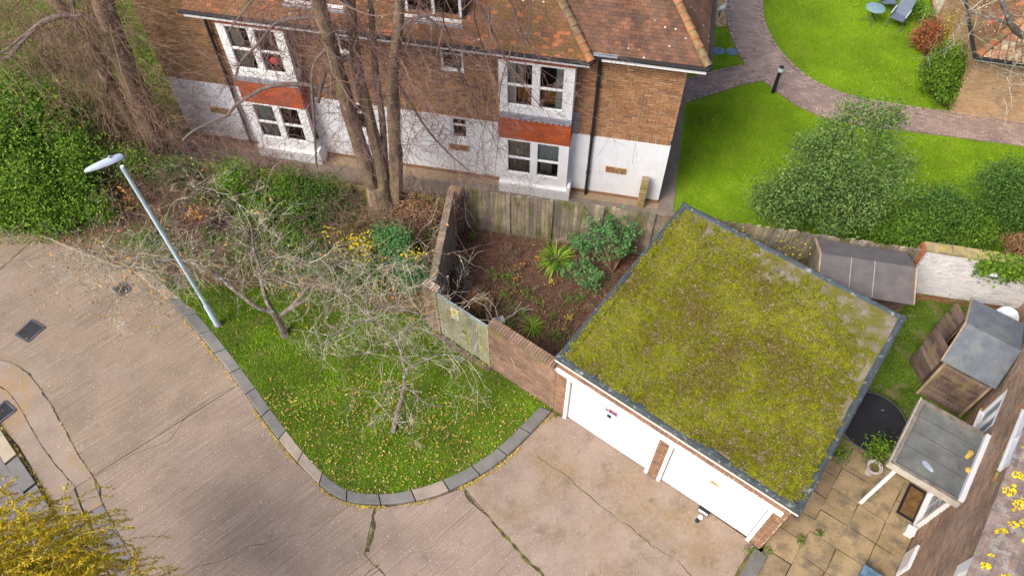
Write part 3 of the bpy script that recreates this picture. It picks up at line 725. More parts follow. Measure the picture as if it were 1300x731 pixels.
b = B(); b.add([GA.p(-3.23, .002, 1.66), GA.p(-2.99, .002, 1.66), GA.p(-3.11, .002, 1.85)], [(0, 1, 2)], YS); b.box(GA, -3.225, -2.995, 0, .006, 1.60, 1.7, YS, .5); b.build('warning_triangle', t)
b = B(); b.box(GA, -3.12, -3.10, -.004, .004, 1.71, 1.78, BLACKM); b.box(GA, -3.12, -3.10, -.004, .004, 1.68, 1.695, BLACKM)
for k in range(3): b.box(GA, -3.21, -3.01-.03*(k % 2), -.001, .005, 1.42+.05*k, 1.435+.05*k, M('print_grey', [(.35, .3, .33)]))
b.build('print', t)
# left wall of the plot (seen on its inner face), with pier
LW = Frame((-1.60, 14.35), -96)
t = thing('brick_wall', 'weathered brick side wall left of the soil plot with an ivy-stained inner face', 'wall', LW.p(1.5, -.1))
its = []
b = B(); b.box(LW, 0, 3.1, -.24, -.08, 0, 1.84, M('old_mortar', [(.24, .2, .15)], nscale=3, namt=.3, fine=.3, extra=patch((.16, .16, .05), 2, .5, .7)), .5); b.build('wall_core', t)
R_ = LW.R.to_3x3()
its = []
for r in range(24):
    x = -(.11 if r % 2 else 0)
    while x < 3.05:
        x0, x1 = max(0, x), min(3.1, x+.225); x += .225
        if x1-x0 > .04: its.append((LW.p((x0+x1)/2, -.1+random.uniform(-.012, .012), .04+.077*(r+.5)), R_, (x1-x0-.012, .1, .065)))
for i in range(39): its.append((LW.p(.08*(i+.5), -.15, 1.88), R_, (.068, .19, .07)))
pieces('brick', t, M('brick_weathered', [(.26, .2, .15), (.32, .25, .19), (.22, .175, .13), (.30, .2, .14)], nscale=2.5, namt=.3, fine=.3, bump=.4, extra=chain(patch((.17, .15, .07), 1.8, .5, .7), patch((.4, .37, .32), 4, .6, .7))), its, 300)
t = thing('brick_pier', 'mossy brick pier in the back corner of the soil plot against the fence', 'pier', FA.p(-5.75, -2.35))
its = []
for r in range(24):
    for k in range(2): its.append((FA.p(-5.86+.17*k+(.04 if r % 2 else 0), -2.34, .04+.077*(r+.5)), FA.R.to_3x3(), (.16, .23, .066)))
pieces('brick', t, BRICK_G, its, 300)
b = B(); b.box(FA, -5.92, -5.62, -2.44, -2.24, 0, 1.86, MATS['old_mortar']); b.build('pier_core', t)
# little pier by the white house wall
t = thing('brick_pier', 'short mossy brick pillar beside the drain at the white house corner', 'pier', FA.p(-.52, -.25))
its = [(FA.p(-.52, -.25, .04+.077*(r+.5)), FA.R.to_3x3(), (.2, .2, .066)) for r in range(15)]
pieces('brick', t, M('brick_mossy', [(.3, .22, .1), (.36, .27, .13), (.25, .2, .08)], nscale=8, namt=.4, extra=patch((.4, .36, .1), 14, .55, .65)), its)
b = B(); b.box(FA, -.6, -.44, -.33, -.17, 0, 1.2, MATS['old_mortar']); b.build('pier_core', t)
# white painted garden wall
t = thing('white_brick_wall', 'white painted brick garden wall with ivy over its mossy top', 'wall', FA.p(8.5, -2.2))
b = B(); b.box(FA, 6.8, 11.6, -2.2, -2.0, 0, 2.05, MORTAR); b.build('wall_core', t)
its = brick_items(FA, 'x', -2.215, 6.8, 11.6, .28, 2.03, T=.1, jitter=.004)
pieces('brick', t, BRICK_W, its, 230)
lowits = brick_items(FA, 'x', -2.215, 6.8, 11.6, 0, .28, T=.1, jitter=.006)
pieces('brick', t, M('brick_base_red', [(.35, .13, .08), (.28, .12, .08), (.42, .2, .12)], nscale=5, namt=.3, extra=patch((.14, .18, .03), 5, .5, .6)), lowits, 60)
its = []
for i in range(int(4.8/.34)): its.append((FA.p(6.8+.34*(i+.5), -2.1, 2.08), FA.R.to_3x3(), (.33, .3, .07)))
pieces('coping_stone', t, M('coping_mossy', [(.32, .26, .13), (.36, .3, .16)], nscale=5, namt=.3, fine=.2, extra=patch((.42, .33, .06), 4, .55, .65)), its)
b = B(); b.box(FA, 6.72, 6.8, -2.3, -1.98, 0, 2.1, M('red_cut_brick', [(.35, .12, .06)], nscale=8, namt=.4)); b.build('wall_end', t)

# ================================================================== THE LONG HOUSE
H = thing('brick_house', 'long brick house with white lower wall, bay windows and a red tiled roof', 'house', FA.p(-7.5, 0))
Z0, ZW, ZE = 0., 2.36, 5.2
win = [  # s0, s1, z0, z1
 (-9.46, -8.95, 4.15, 4.83), (-6.56, -5.93, 4.03, 4.83), (-6.42, -5.93, 1.5, 2.32), (-9.44, -9.03, 1.3, 2.34)]
bays_ = [(-12.74, -10.78), (-4.87, -2.83)]
b = B()
b.box(FA, -15.4, 0, .12, .3, 0, 5.2, MORTAR, .5)
b.box(FA, -15.4, -13.5, .12, .3, 5.2, 9.2, MORTAR, .5)
b.box(FA, -15.4, -15.1, .3, 9, 0, 9.2, BRICK_T, .4); b.box(FA, -.3, -.0, .12, 9, 0, 5.2, BRICK_T, .5); b.box(FA, -15.4, 0, 8.8, 9, 0, 5.2, BRICK_T, .5)
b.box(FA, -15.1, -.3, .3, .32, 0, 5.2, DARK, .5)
core = b.build('wall_core', H)
holes = [w_ for w_ in win]+[(a, c, 0, 5.3) for a, c in bays_]
up = brick_items(FA, 'x', 0, -15.4, 0, ZW+.2, ZE, holes, T=.11)
up += brick_items(FA, 'x', 0, -15.4, -13.47, ZE, 7.6, [], T=.11)
x = -15.4
while x < -.03:
    if not any(a < x+.04 < c for a, c in bays_) and not any(h[0] < x+.04 < h[1] and h[2] < 2.45 < h[3] for h in win):
        up.append((FA.p(x+.0375, .055, ZW+.1), FA.R.to_3x3(), (.064, .11, .2)))
    x += .075
x = -2.2
while x < -.03:
    up.append((FA.p(x+.0375, .055, ZE+.06), FA.R.to_3x3(), (.064, .1, .12))); x += .075
wallp = bpy.data.objects.new('brick_wall', None); put(wallp, H); ORIG[wallp.name] = org(H)
def zone(its):   # the right half of the wall is the warmer brick, the left browner
    return its
wallr = bpy.data.objects.new('brick_wall', None); put(wallr, H); ORIG[wallr.name] = org(H)
pieces('brick', wallp, BRICK_L, [u for u in up if FA.inv(u[0])[0] < -4.9], 170); pieces('brick', wallr, BRICK_T, [u for u in up if FA.inv(u[0])[0] >= -4.9], 130)
b = B()
for r in rects(-15.4, .0, .06, ZW, holes): b.box(FA, r[0], r[1], -.015, .12, r[2], r[3], RENDER, .5)
b.build('white_render', H)
b = B()
for r in rects(-15.4, 0, 0, .06, [(a, c, -1, 1) for a, c in bays_]): b.box(FA, r[0], r[1], -.03, .12, r[2]-.02, r[3]+.06, BRICK_B, .2)
b.build('plinth', H)
for a, z in ((-14.0, 1.28), (-1.42, 1.14), (-6.24, 1.16)):
    o = B(); o.box(FA, a-.33, a+.33, -.02, .02, z-.13, z+.13, MORTAR); av = o.build('air_vent', H)
    pieces('brick', av, BRICK_E, [(FA.p(a-.31+.077*(k+.5), -.02, z), FA.R.to_3x3(), (.064, .05, .22)) for k in range(8)])
def window(parent, s0, s1, z0, z1, y=.04, curtain=None, panes=1, name='window'):
    f = B(); fw = .055
    for r in ((s0, s1, z0, z0+fw), (s0, s1, z1-fw, z1), (s0, s0+fw, z0+fw, z1-fw), (s1-fw, s1, z0+fw, z1-fw)): f.box(FA, r[0], r[1], y-.03, y+.05, r[2], r[3], WHITE)
    zt = z0+(z1-z0)*.64; f.box(FA, s0+fw, s1-fw, y-.02, y+.04, zt-.02, zt+.02, WHITE)
    fo = f.build(name, parent); q = B(); q.add([FA.p(s0+fw, y+.02, z0+fw), FA.p(s1-fw, y+.02, z0+fw), FA.p(s1-fw, y+.02, z1-fw), FA.p(s0+fw, y+.02, z1-fw)], [(0, 1, 2, 3)], GLASS); q.build('pane', fo)
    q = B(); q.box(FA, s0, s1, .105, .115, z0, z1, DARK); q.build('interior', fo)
    q = B(); q.box(FA, s0-.02, s1+.02, y-.07, y+.02, z0-.03, z0+.01, WHITE); q.build('sill', fo)
for w_ in win: window(H, *w_)
def bay(a, c, seed, orange=False):
    O = -.42; mid = (a+c)/2; U = ((a+.24, mid-.1), (mid+.1, c-.28)); bos = []
    for lo_z, hi_z, rails, zm in ((3.2, 4.95, ((4.87, 4.95), (3.2, 3.46)), 4.13), (.45, 2.2, ((.45, .83), (2.14, 2.2)), 1.44)):
        s_ = B()
        for p0, p1 in ((a, a+.24), (mid-.1, mid+.1), (c-.28, c)): s_.box(FA, p0, p1, O, O+.12, lo_z, hi_z, WHITE)
        for z0, z1 in rails:
            for (u0, u1) in U: s_.box(FA, u0, u1, O, O+.12, z0, z1, WHITE)
        for (u0, u1) in U: s_.box(FA, u0, u1, O+.02, O+.09, zm-.022, zm+.022, WHITE)
        for (x0, x1) in ((a, a+.06), (c-.06, c)):      # side faces with a narrow light
            s_.box(FA, x0, x1, O+.12, O+.15, lo_z, hi_z, WHITE); s_.box(FA, x0, x1, -.06, .1, lo_z, hi_z, WHITE)
            s_.box(FA, x0, x1, O+.15, -.06, lo_z, lo_z+.3, WHITE); s_.box(FA, x0, x1, O+.15, -.06, hi_z-.08, hi_z, WHITE)
        bos.append(s_.build('bay_window', H))
    bo = bos[0]
    for (u0, u1) in U:
        for z0, z1 in ((3.46, 4.108), (4.152, 4.87), (.83, 1.418), (1.462, 2.14)):
            bo = bos[0] if z0 > 3 else bos[1]
            q = B(); q.add([FA.p(u0, O+.06, z0), FA.p(u1, O+.06, z0), FA.p(u1, O+.06, z1), FA.p(u0, O+.06, z1)], [(0, 1, 2, 3)], GLASS); q.build('pane', bo)
            q = B()   # sash edge
            for r in ((u0, u0+.014, z0, z1), (u1-.014, u1, z0, z1), (u0+.014, u1-.014, z0, z0+.02), (u0+.014, u1-.014, z1-.012, z1)): q.box(FA, r[0], r[1], O+.03, O+.08, r[2], r[3], WHITE)
            q.build('sash', bo)
    q = B()
    for (x0, x1) in ((a+.02, a+.03), (c-.03, c-.02)):
        for z0, z1 in ((3.5, 4.87), (.75, 2.12)): q.box(FA, x0, x1, O+.17, -.05, z0, z1, GLASS)
    q.build('side_pane', bo)
    # the room behind
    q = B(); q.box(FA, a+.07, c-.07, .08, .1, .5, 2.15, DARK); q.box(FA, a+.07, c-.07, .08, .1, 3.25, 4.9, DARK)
    for z in (3.22, .47): q.box(FA, a+.07, c-.07, O+.13, .08, z-.02, z, M('bay_shelf', [(.45, .43, .4)]))
    q.build('interior', bo)
    def cur(x0, x1, z0, z1, y, mat):
        q = B(); n = max(4, int((x1-x0)/.035)); vs = []
        for z in (z0, z1):
            for i in range(n+1): vs.append(FA.p(x0+(x1-x0)*i/n, y+.018*math.sin(i*1.9+seed)+(.012 if z == z0 else 0)*random.uniform(-1, 1), z))
        q.add(vs, [(i, i+1, n+2+i, n+1+i) for i in range(n)], mat, random.random(), smooth=True); q.build('curtain', bo)
    WC = M('white_blind', [(.78, .79, .74)], nscale=3, namt=.1)
    if orange:
        cur(a+.25, a+.46, 3.3, 4.88, O+.14, WC); cur(c-.5, c-.28, 3.3, 4.88, O+.14, WC); cur(a+.46, a+.66, 3.9, 4.85, O+.24, CURT)
        cur(a+.48, mid-.1, 3.45, 4.02, O+.26, ORG); cur(mid+.1, c-.5, 3.45, 4.02, O+.26, ORG)
        cur(a+.26, mid-.12, .6, 2.14, O+.15, CURT); cur(mid+.12, c-.3, 1.3, 2.14, O+.15, WC); cur(mid+.15, c-.5, .6, 1.3, O+.27, WC)
    else:
        cur(a+.25, a+.6, 3.4, 4.87, O+.15, CURT); cur(a+.3, a+.66, 3.5, 4.0, O+.18, CURT); cur(a+.25, a+.75, .6, 2.14, O+.15, WC)
        q = B(); q.lathe(FA.p(mid+.42, O+.2, 3.6), [(.05, 0), (.17, .12), (.2, .25), (.12, .4), (.03, .45)], REDM, 12); q.build('flower_ball', bo)
        for xx, zz in ((mid-.4, .98), (mid+.5, .95)):
            C = np.array(FA.p(xx, O+.25, zz+.1))+RNG.normal(size=(70, 3))*np.array([.09, .05, .08]); npmesh('house_plant', leaf_quads(C, .09), 4, RNG.uniform(0, 1, 70), LF_TEAL if xx < mid else LF_ORG, bo)
    # lead flashing, hung tiles, red band, base
    q = B(); q.box(FA, a-.02, c+.02, O-.05, .0, 3.12, 3.2, LEAD); q.box(FA, a, c, O-.03, -.0, 3.02, 3.12, LEAD); q.build('lead_flashing', H)
    if orange:
        q = B()
        for k in range(13): q.tube([FA.p(a+.08+k*.155, O-.045, 3.04), FA.p(a+.08+k*.155, O-.03, 3.04)], .06, LEAD, 8)
        for k in range(8): q.box(FA, c+.0, c+.17, -.035, -.0, 2.36+k*.1, 2.44+k*.1, LEAD)
        q.build('lead_scallops', H)
    q = B(); q.box(FA, a+.02, c-.02, O+.02, 0, 2.2, 3.05, TILE_H, .3); tb = q.build('tile_backing', H)
    its = []; nx = int((c-a)/.155)
    for r in range(9):
        z = 2.2+r*.098
        for i in range(nx+1):
            x0 = a+(c-a)*(i-.5*(r % 2))/nx; x1 = x0+(c-a)/nx; x0, x1 = max(a, x0), min(c, x1)
            if x1-x0 > .03: its.append((FA.p((x0+x1)/2, O+.005, z+.055), FA.R.to_3x3() @ Matrix.Rotation(rad(5), 3, 'X'), (x1-x0-.006, .018, .118)))
        for sx in (a, c):
            for k in range(3): its.append((FA.p(sx, O+.07+.14*k, z+.055), FA.R.to_3x3() @ Matrix.Rotation(rad(-4 if sx == a else 4), 3, 'Y'), (.018, .134, .118)))
    pieces('hung_tile', tb, TILE_H, its, 300)
    q = B(); q.box(FA, a-.01, c+.01, O-.02, .1, 4.95, 5.16, M('red_board', [(.33, .09, .045)], nscale=4, namt=.15), .5); q.build('red_band', H)
    q = B(); q.box(FA, a-.03, c+.12, O-.12, .1, .3, .45, WHITE); q.box(FA, a-.03, c+.12, O-.10, .1, 0, .3, RENDER)
    q.box(FA, c+.03, c+.12, O-.12, -.3, .45, .62, WHITE); q.build('bay_base', H)
bay(*bays_[0], 1.); bay(*bays_[1], 2., True)

# roof slopes
def slope_tiles(name, parent, mat, fr, eave_y, eave_z, sx0, sx1, tan, up_n, keep, gauge=.098, tw=.165, axis=1):
    ang = math.atan(tan); Rt = fr.R.to_3x3() @ Matrix.Rotation(ang-rad(7), 3, 'X'); its = []; pvs = []
    for r in range(up_n):
        d = r*gauge; y = eave_y+d*math.cos(ang); z = eave_z+d*math.sin(ang)
        x = sx0-(tw/2 if r % 2 else 0)
        while x < sx1:
            xc = x+tw/2
            if keep(xc, y):
                its.append((fr.p(xc, y+.07*math.cos(ang), z+.07*math.sin(ang)+.018+random.uniform(-.002, .003)), Rt @ Matrix.Rotation(rad(random.uniform(-1, 1)), 3, 'Z'), (tw-.007, .16, .013)))
                pvs.append(random.random()*.8 if random.random() > (.05+.22*max(0, math.sin(xc*1.7+1)*math.sin(y*5+xc))) else .95)
            x += tw
    pieces(name, parent, mat, its, 300, pvs)
T1 = math.tan(rad(45))
ew = lambda x, y: FA.p(x, y)
b = B()   # roof deck: front slope, hip side, right wing
zs = lambda y, e, z: z+(y-e)
def P1(x, y): return FA.p(x, y, 5.28+(y+.56))
b.add([P1(-13.46, -.56), P1(-2.45, -.56), P1(-5.45, 2.44), P1(-5.45, 4), P1(-13.46, 4)], [(0, 1, 2, 3, 4)], TILE_R, .3)
b.add([P1(-2.45, -.56), P1(-5.45, 2.44), FA.p(-5.3, 2.94, 8.04), FA.p(-2.62, -.3, 5.36)], [(0, 3, 2, 1)], TILE_D, .3)
def P2(x, y): return FA.p(x, y, 5.38+(y+.3))
b.add([P2(-2.65, -.3), P2(.43, -.3), P2(-4, 4.13), P2(-7, 4.13)], [(0, 1, 2, 3)], TILE_D, .3)
b.add([P2(.43, -.3), FA.p(.43, 9, 5.38), FA.p(-4, 9, 9.8), P2(-4, 4.13)], [(0, 1, 2, 3)], TILE_D, .3)
roof = b.build('roof', H)
dorm = [(-7.35, -5.85), (-10.6, -9.0)]
def keep1(x, y):
    if x > -2.45-(y+.56)-.05: return False
    for a, c in dorm:
        if a-.05 < x < c+.05 and y > .0: return False
    return x > -13.46
slope_tiles('roof_tile', roof, TILE_R, FA, -.58, 5.29, -13.46, -2.4, T1, 46, keep1)
slope_tiles('roof_tile', roof, TILE_D, FA, -.33, 5.37, -4.5, .45, T1, 40, lambda x, y: (-2.62-(y+.3)*.98 < x < .43-(y+.3)-.02))
# ridge (hip) tiles
def hip(p0, d, n, step=.24, r=.11, nm='hip_tile'):
    p0 = Vector(p0); d = Vector(d).normalized()
    for k in range(n):
        a = p0+d*(k*step); c = a+d*(step+.06); q = B()
        side = d.cross(Vector((0, 0, 1))).normalized(); u = side.cross(d)
        vs = []; m = 6
        for j, (e_, rr, lift) in enumerate(((a, r*1.08, .012), (c, r*.9, 0.0))):
            for i in range(m+1):
                t_ = math.pi*i/m; vs.append(e_+side*math.cos(t_)*rr+u*(math.sin(t_)*rr*.75+lift))
        ctr = len(vs); q.add(vs, [(i, i+1, m+2+i, m+1+i) for i in range(m)]+[tuple(range(m+1))], RIDGE, random.choice([.1, .7, .9, .4, .05]), smooth=False); q.build(nm, roof)
dv1 = (FA.p(-5.45, 2.44, 8.28)-FA.p(-2.45, -.56, 5.28)); hip(FA.p(-2.45, -.56, 5.33), dv1, 16)
dv2 = (P2(-4, 4.13)-P2(.43, -.3)); hip(P2(.43, -.3)+Vector((0, 0, .05)), dv2, 24)
# dormers
for i, (a, c) in enumerate(dorm):
    q = B(); q.box(FA, a-.05, c+.05, -.28, -.06, 5.6, 5.68, LEAD); q.box(FA, a, c, -.2, .0, 5.66, 5.76, WHITE)
    for xx in (a, (a+c)/2-.04, c-.08): q.box(FA, xx, xx+.08, -.1, 0, 5.74, 6.8, WHITE)
    q.box(FA, a, c, -.1, 0, 6.8, 6.9, WHITE); q.box(FA, a-.12, a, -.12, 1.5, 5.72, 6.95, TILE_R); q.box(FA, c, c+.1, -.12, 1.5, 5.72, 6.95, BLACKM)
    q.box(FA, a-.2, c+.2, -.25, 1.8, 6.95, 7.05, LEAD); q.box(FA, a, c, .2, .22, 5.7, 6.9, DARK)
    do = q.build('dormer', H)
    for u0, u1 in ((a+.08, (a+c)/2-.04), ((a+c)/2+.04, c-.08)):
        q = B(); q.add([FA.p(u0, -.05, 5.76), FA.p(u1, -.05, 5.76), FA.p(u1, -.05, 6.8), FA.p(u0, -.05, 6.8)], [(0, 1, 2, 3)], GLASS); q.build('pane', do)
# eaves
q = B(); q.box(FA, -13.46, -2.47, -.565, 0, 5.225, 5.24, WHITE); q.box(FA, -13.46, -2.47, -.59, -.565, 5.15, 5.25, WHITE); q.build('fascia', H)
q = B(); q.box(FA, -2.2, .42, -.32, 0, 5.3, 5.315, WHITE); q.box(FA, -2.2, .42, -.345, -.32, 5.2, 5.32, WHITE); q.build('fascia', H)
def gutter(pts, r=.06):
    q = B(); q.tube([FA.p(*p) for p in pts], r, BLACKM, 8); return q.build('gutter', H)
gutter([(-13.55, -.61, 5.31), (-2.45, -.61, 5.29)], .055); gutter([(-2.47, -.6, 5.24), (-2.38, -.45, 5.28), (-2.3, -.36, 5.33)], .05); gutter([(-2.3, -.36, 5.37), (.47, -.36, 5.37)]); gutter([(.48, -.36, 5.37), (.48, 8, 5.37)])
q = B(); q.box(FA, -2.42, -1.8, -.42, -.3, 5.40, 5.425, LEAD); q.build('lead_strip', H)
for xx, y0, y1 in ((-2.24, -.36, -.08), (-13.24, -.6, -.09)):
    q = B(); q.tube([FA.p(xx, y0, 5.3), FA.p(xx, y1, 5.1), FA.p(xx, y1, 2.5), FA.p(xx, y1-.02, .0)], .045, BLACKM, 8)
    for z in (4.2, 2.4, .9): q.tube([FA.p(xx, y1, z), FA.p(xx, y1, z+.1)], .058, BLACKM, 8)
    q.build('downpipe', H)
q = B(); q.box(FA, -.985, -.975, -.02, -.01, 1.5, ZW-.02, LEAD); q.build('cable', H)

# ================================================================== GARAGE
G_ = thing('double_garage', 'flat roofed double garage with white doors and a thick mossy roof', 'garage', GA.p(2.9, 2.9))
gh = [(.3, 2.78, -1, 2.1), (3.03, 5.49, -1, 2.1)]
b = B(); T_ = .22
for r in rects(0, 5.76, 0, 2.55, gh): b.box(GA, r[0], r[1], .012, T_, r[2], r[3], MORTAR)
b.box(GA, .0, .2, T_, 5.7, 0, 2.55, MORTAR); b.box(GA, 5.56, 5.75, T_, 5.7, 0, 2.55, MORTAR); b.box(GA, .2, 5.56, 5.5, 5.7, 0, 2.55, MORTAR); b.box(GA, .2, 5.56, .3, .32, 0, 2.3, DARK)
b.build('wall_core', G_)
its = brick_items(GA, 'x', 0, 0, 5.76, 0, 2.55, gh, T=.1, H=.073)
for r in range(32):
    for axis in (0, 1):
        y = .1
        while y < 5.6:
            if axis == 0: its.append((GA.p(-.0+.05-.04, y+.11, .04+.075*r), GA.R.to_3x3() @ Matrix.Rotation(rad(90), 3, 'Z'), (.214, .1, .064)))
            else: its.append((GA.p(5.74, y+.11, .04+.075*r), GA.R.to_3x3() @ Matrix.Rotation(rad(90), 3, 'Z'), (.214, .1, .064)))
            y += .225
pieces('brick', G_, BRICK_B, its, 300)
b = B(); b.box(GA, .02, 5.66, -.035, .05, 2.09, 2.26, WHITE); b.build('lintel', G_)
b = B(); b.box(GA, -.05, 5.88, -.05, -.02, 2.56, 2.62, WHITE); b.build('fascia', G_)
for (a, c) in ((.3, 2.78), (3.03, 5.49)):
    f = B(); f.box(GA, a, a+.09, .0, .12, 0, 2.1, WHITE); f.box(GA, c-.09, c, .0, .12, 0, 2.1, WHITE); f.box(GA, a+.09, c-.09, .02, .12, 2.04, 2.1, WHITE); f.build('door_frame', G_)
    f = B(); a1, c1 = a+.1, c-.1; f.box(GA, a1, c1, .09, .12, .02, 2.03, M('garage_white', [(.76, .76, .77)], rough=.45, nscale=2, namt=.05, bump=0, extra=patch((.5, .48, .44), 1.5, .6, .85, stretch=(2, 2, .4), strength=.4)), .5); dr = f.build('garage_door', G_)
    nrib = 12 if a < 1 else 1
    if a < 1:
        w_ = (c1-a1)/24
        for k in range(24): f = B(); f.box(GA, a1+w_*k+.005, a1+w_*(k+1)-.005, .079, .091, .06, 1.99, MATS['garage_white'], .5); f.build('panel', dr)
    else:
        for k in range(16): f = B(); f.box(GA, a1+.03, c1-.03, .08, .091, .05+.121*k, .05+.121*k+.112, MATS['garage_white'], .5); f.build('panel', dr)
# sticker, handle, plate, floor lock
NAVY = M('navy_print', [(.02, .06, .22)], rough=.4); REDP = M('red_print', [(.6, .06, .12)], rough=.4); BLUP = M('blue_print', [(.1, .3, .6)], rough=.4)
t = thing('door_sticker', 'red and blue sticker on the left white garage door', 'sticker', GA.p(1.35, .07, 1.7))
sx, sz = 1.35, 1.6
b = B(); b.box(GA, sx, sx+.32, .072, .0765, sz, sz+.18, M('sticker_white', [(.75, .75, .8)])); b.build('backing', t)
b = B()
for k, (u, wd) in enumerate(((0, .07), (.10, .12), (.235, .115))): b.box(GA, sx+.005+u*.87, sx+.005+(u+wd)*.87, .067, .0715, sz+.09+(.05 if k == 0 else 0), sz+.17, REDP)
b.build('red_letters', t); b = B()
for u, wd in ((0, .04), (.05, .04), (.11, .1), (.225, .05), (.285, .065)): b.box(GA, sx+.005+u*.87, sx+.005+(u+wd)*.87, .067, .0715, sz+.012, sz+.09, NAVY)
b.build('blue_letters', t)
t = thing('door_handle_lock', 'small black handle under the sticker on the white door', 'handle', GA.p(1.48, .07, 1.4))
b = B(); b.box(GA, 1.43, 1.53, .05, .078, 1.39, 1.41, BLACKM); b.box(GA, 1.43, 1.53, .05, .078, 1.45, 1.47, BLACKM); b.tube([GA.p(1.48, .08, 1.43), GA.p(1.48, .04, 1.43)], .025, BLACKM); b.build('grip', t)
t = thing('letter_plate', 'tan plate on the right white garage door', 'plate', GA.p(4.25, .07, 1.4))
b = B(); b.box(GA, 4.11, 4.33, .06, .08, 1.45, 1.54, M('tan_plate', [(.5, .4, .2)])); b.build('plate', t); b = B(); b.box(GA, 4.14, 4.30, .055, .06, 1.485, 1.505, M('tan_slot', [(.3, .24, .12)])); b.build('slot', t)
t = thing('garage_door_lock', 'white and black T-shaped floor lock at the foot of the right garage door', 'lock', GA.p(4.33, -.05))
b = B(); b.box(GA, 4.18, 4.46, -.05, .06, .0, .05, BLACKM); b.build('base', t)
b = B(); b.box(GA, 4.2, 4.44, -.065, -.03, .05, .09, WHITE); b.build('bar', t)
b = B(); b.lathe(GA.p(4.33, -.17, 0), [(.06, 0), (.06, .06), (.04, .08)], WHITE, 12); b.build('lock_body', t)
b = B(); b.lathe(GA.p(4.31, -.27, 0), [(.055, 0), (.05, .04), (.02, .05)], BLACKM, 12); b.build('foot', t)
# roof
b = B(); b.box(GA, -.05, 5.88, -.045, 5.78, 2.615, 2.67, MOSSY_SCREED, .5); rf = b.build('roof', G_)
def edge(pts, wd, hgt):
    q = B(); P = [GA.p(*p) for p in pts]
    for a, c in zip(P, P[1:]):
        n = max(2, int((c-a).length/.35)); d = (c-a).normalized(); u = Vector((0, 0, 1)).cross(d)
        vs = []; prof = ((-.5, -.05), (-.5, .6), (-.25, 1.), (.15, .9), (.5, 0.05))
        for i in range(n+1):
            c0 = a.lerp(c, i/n); k = random.uniform(.8, 1.25) if 0 < i < n else 1
            for (pp, hh) in prof: vs.append(c0+u*(pp*wd*(k if pp > 0 else 1))+Vector((0, 0, hh*hgt*random.uniform(.85, 1.15))))
        m = len(prof); q.add(vs, [(i*m+j, (i+1)*m+j, (i+1)*m+j+1, i*m+j+1) for i in range(n) for j in range(m-1)], FELT, .5)
    return q
for pts, wd in (([(-.06, .075, 2.65), (5.90, .075, 2.65)], .24), ([(5.81, -.07, 2.65), (5.81, 5.80, 2.65)], .17), ([(5.90, 5.71, 2.65), (-.07, 5.71, 2.65)], .17), ([(.03, 5.80, 2.65), (.03, -.07, 2.65)], .16)):
    edge(pts, wd, .06).build('felt_edge', G_)
# moss cushions on the roof
from mathutils import noise
n = 260000; XY = RNG.uniform((.04, .06), (5.82, 5.7), (n, 2))
def nz2(X, sc, off=0.): return np.array([noise.fractal(Vector((x*sc+off, y*sc, off)), 1., 2., 4) for x, y in X])
gx = np.linspace(0, 6, 121); grid = np.array([[noise.fractal(Vector((x*.9+3, y*.9, 1.)), 1., 2., 5) for x in gx] for y in gx]); grid2 = np.array([[noise.fractal(Vector((x*5, y*5, 7.)), 1., 2., 3) for x in gx] for y in gx])
ix = (XY[:, 0]/6*120).astype(int); iy = (XY[:, 1]/6*120).astype(int); d1 = grid[iy, ix]; d2 = grid2[iy, ix]
edge_d = np.minimum.reduce([XY[:, 0], 5.8-XY[:, 0]+.0, XY[:, 1]*1., 5.72-XY[:, 1]])
bare = np.clip((XY[:, 0]+XY[:, 1]-7.6)*.3, 0, .95)+np.clip((XY[:, 1]-4.4)*.75, 0, .85)+np.clip((XY[:, 0]-4.9)*.4, 0, .3)
dens = .95+d1*.5+d2*.7-bare*.85+np.where(edge_d < .2, -.75+edge_d*2.5, 0); keep = RNG.uniform(0, 1, n) < dens; XY = XY[keep]; d1 = d1[keep]; d2 = d2[keep]; dens = dens[keep]
Z = 2.675+np.where(edge_d[keep] < .2, .03, 0)+np.clip(d2+.3, 0, 1)*.035+RNG.uniform(0, .012, len(XY))
a_ = rad(-37); C = np.stack([1.0+XY[:, 0]*math.cos(a_)-XY[:, 1]*math.sin(a_), 8.6+XY[:, 0]*math.sin(a_)+XY[:, 1]*math.cos(a_), Z], 1)
tan_ = RNG.uniform(0, 1, len(XY)) < .13-d2*.25
pvm = np.clip(.36+d1*.35+d2*.15+RNG.normal(size=len(XY))*.13-np.clip(1-np.hypot(XY[:, 0]-3.3, XY[:, 1]-2.9)/2.8, 0, 1)*.1+.03, 0, .7); pvm[tan_] = RNG.uniform(.78, 1, tan_.sum())
npmesh('moss', leaf_quads(C, .032*RNG.uniform(.6, 1.6, len(C)), up=1.6, asp=.85), 4, pvm, MOSS, G_, kind='stuff')

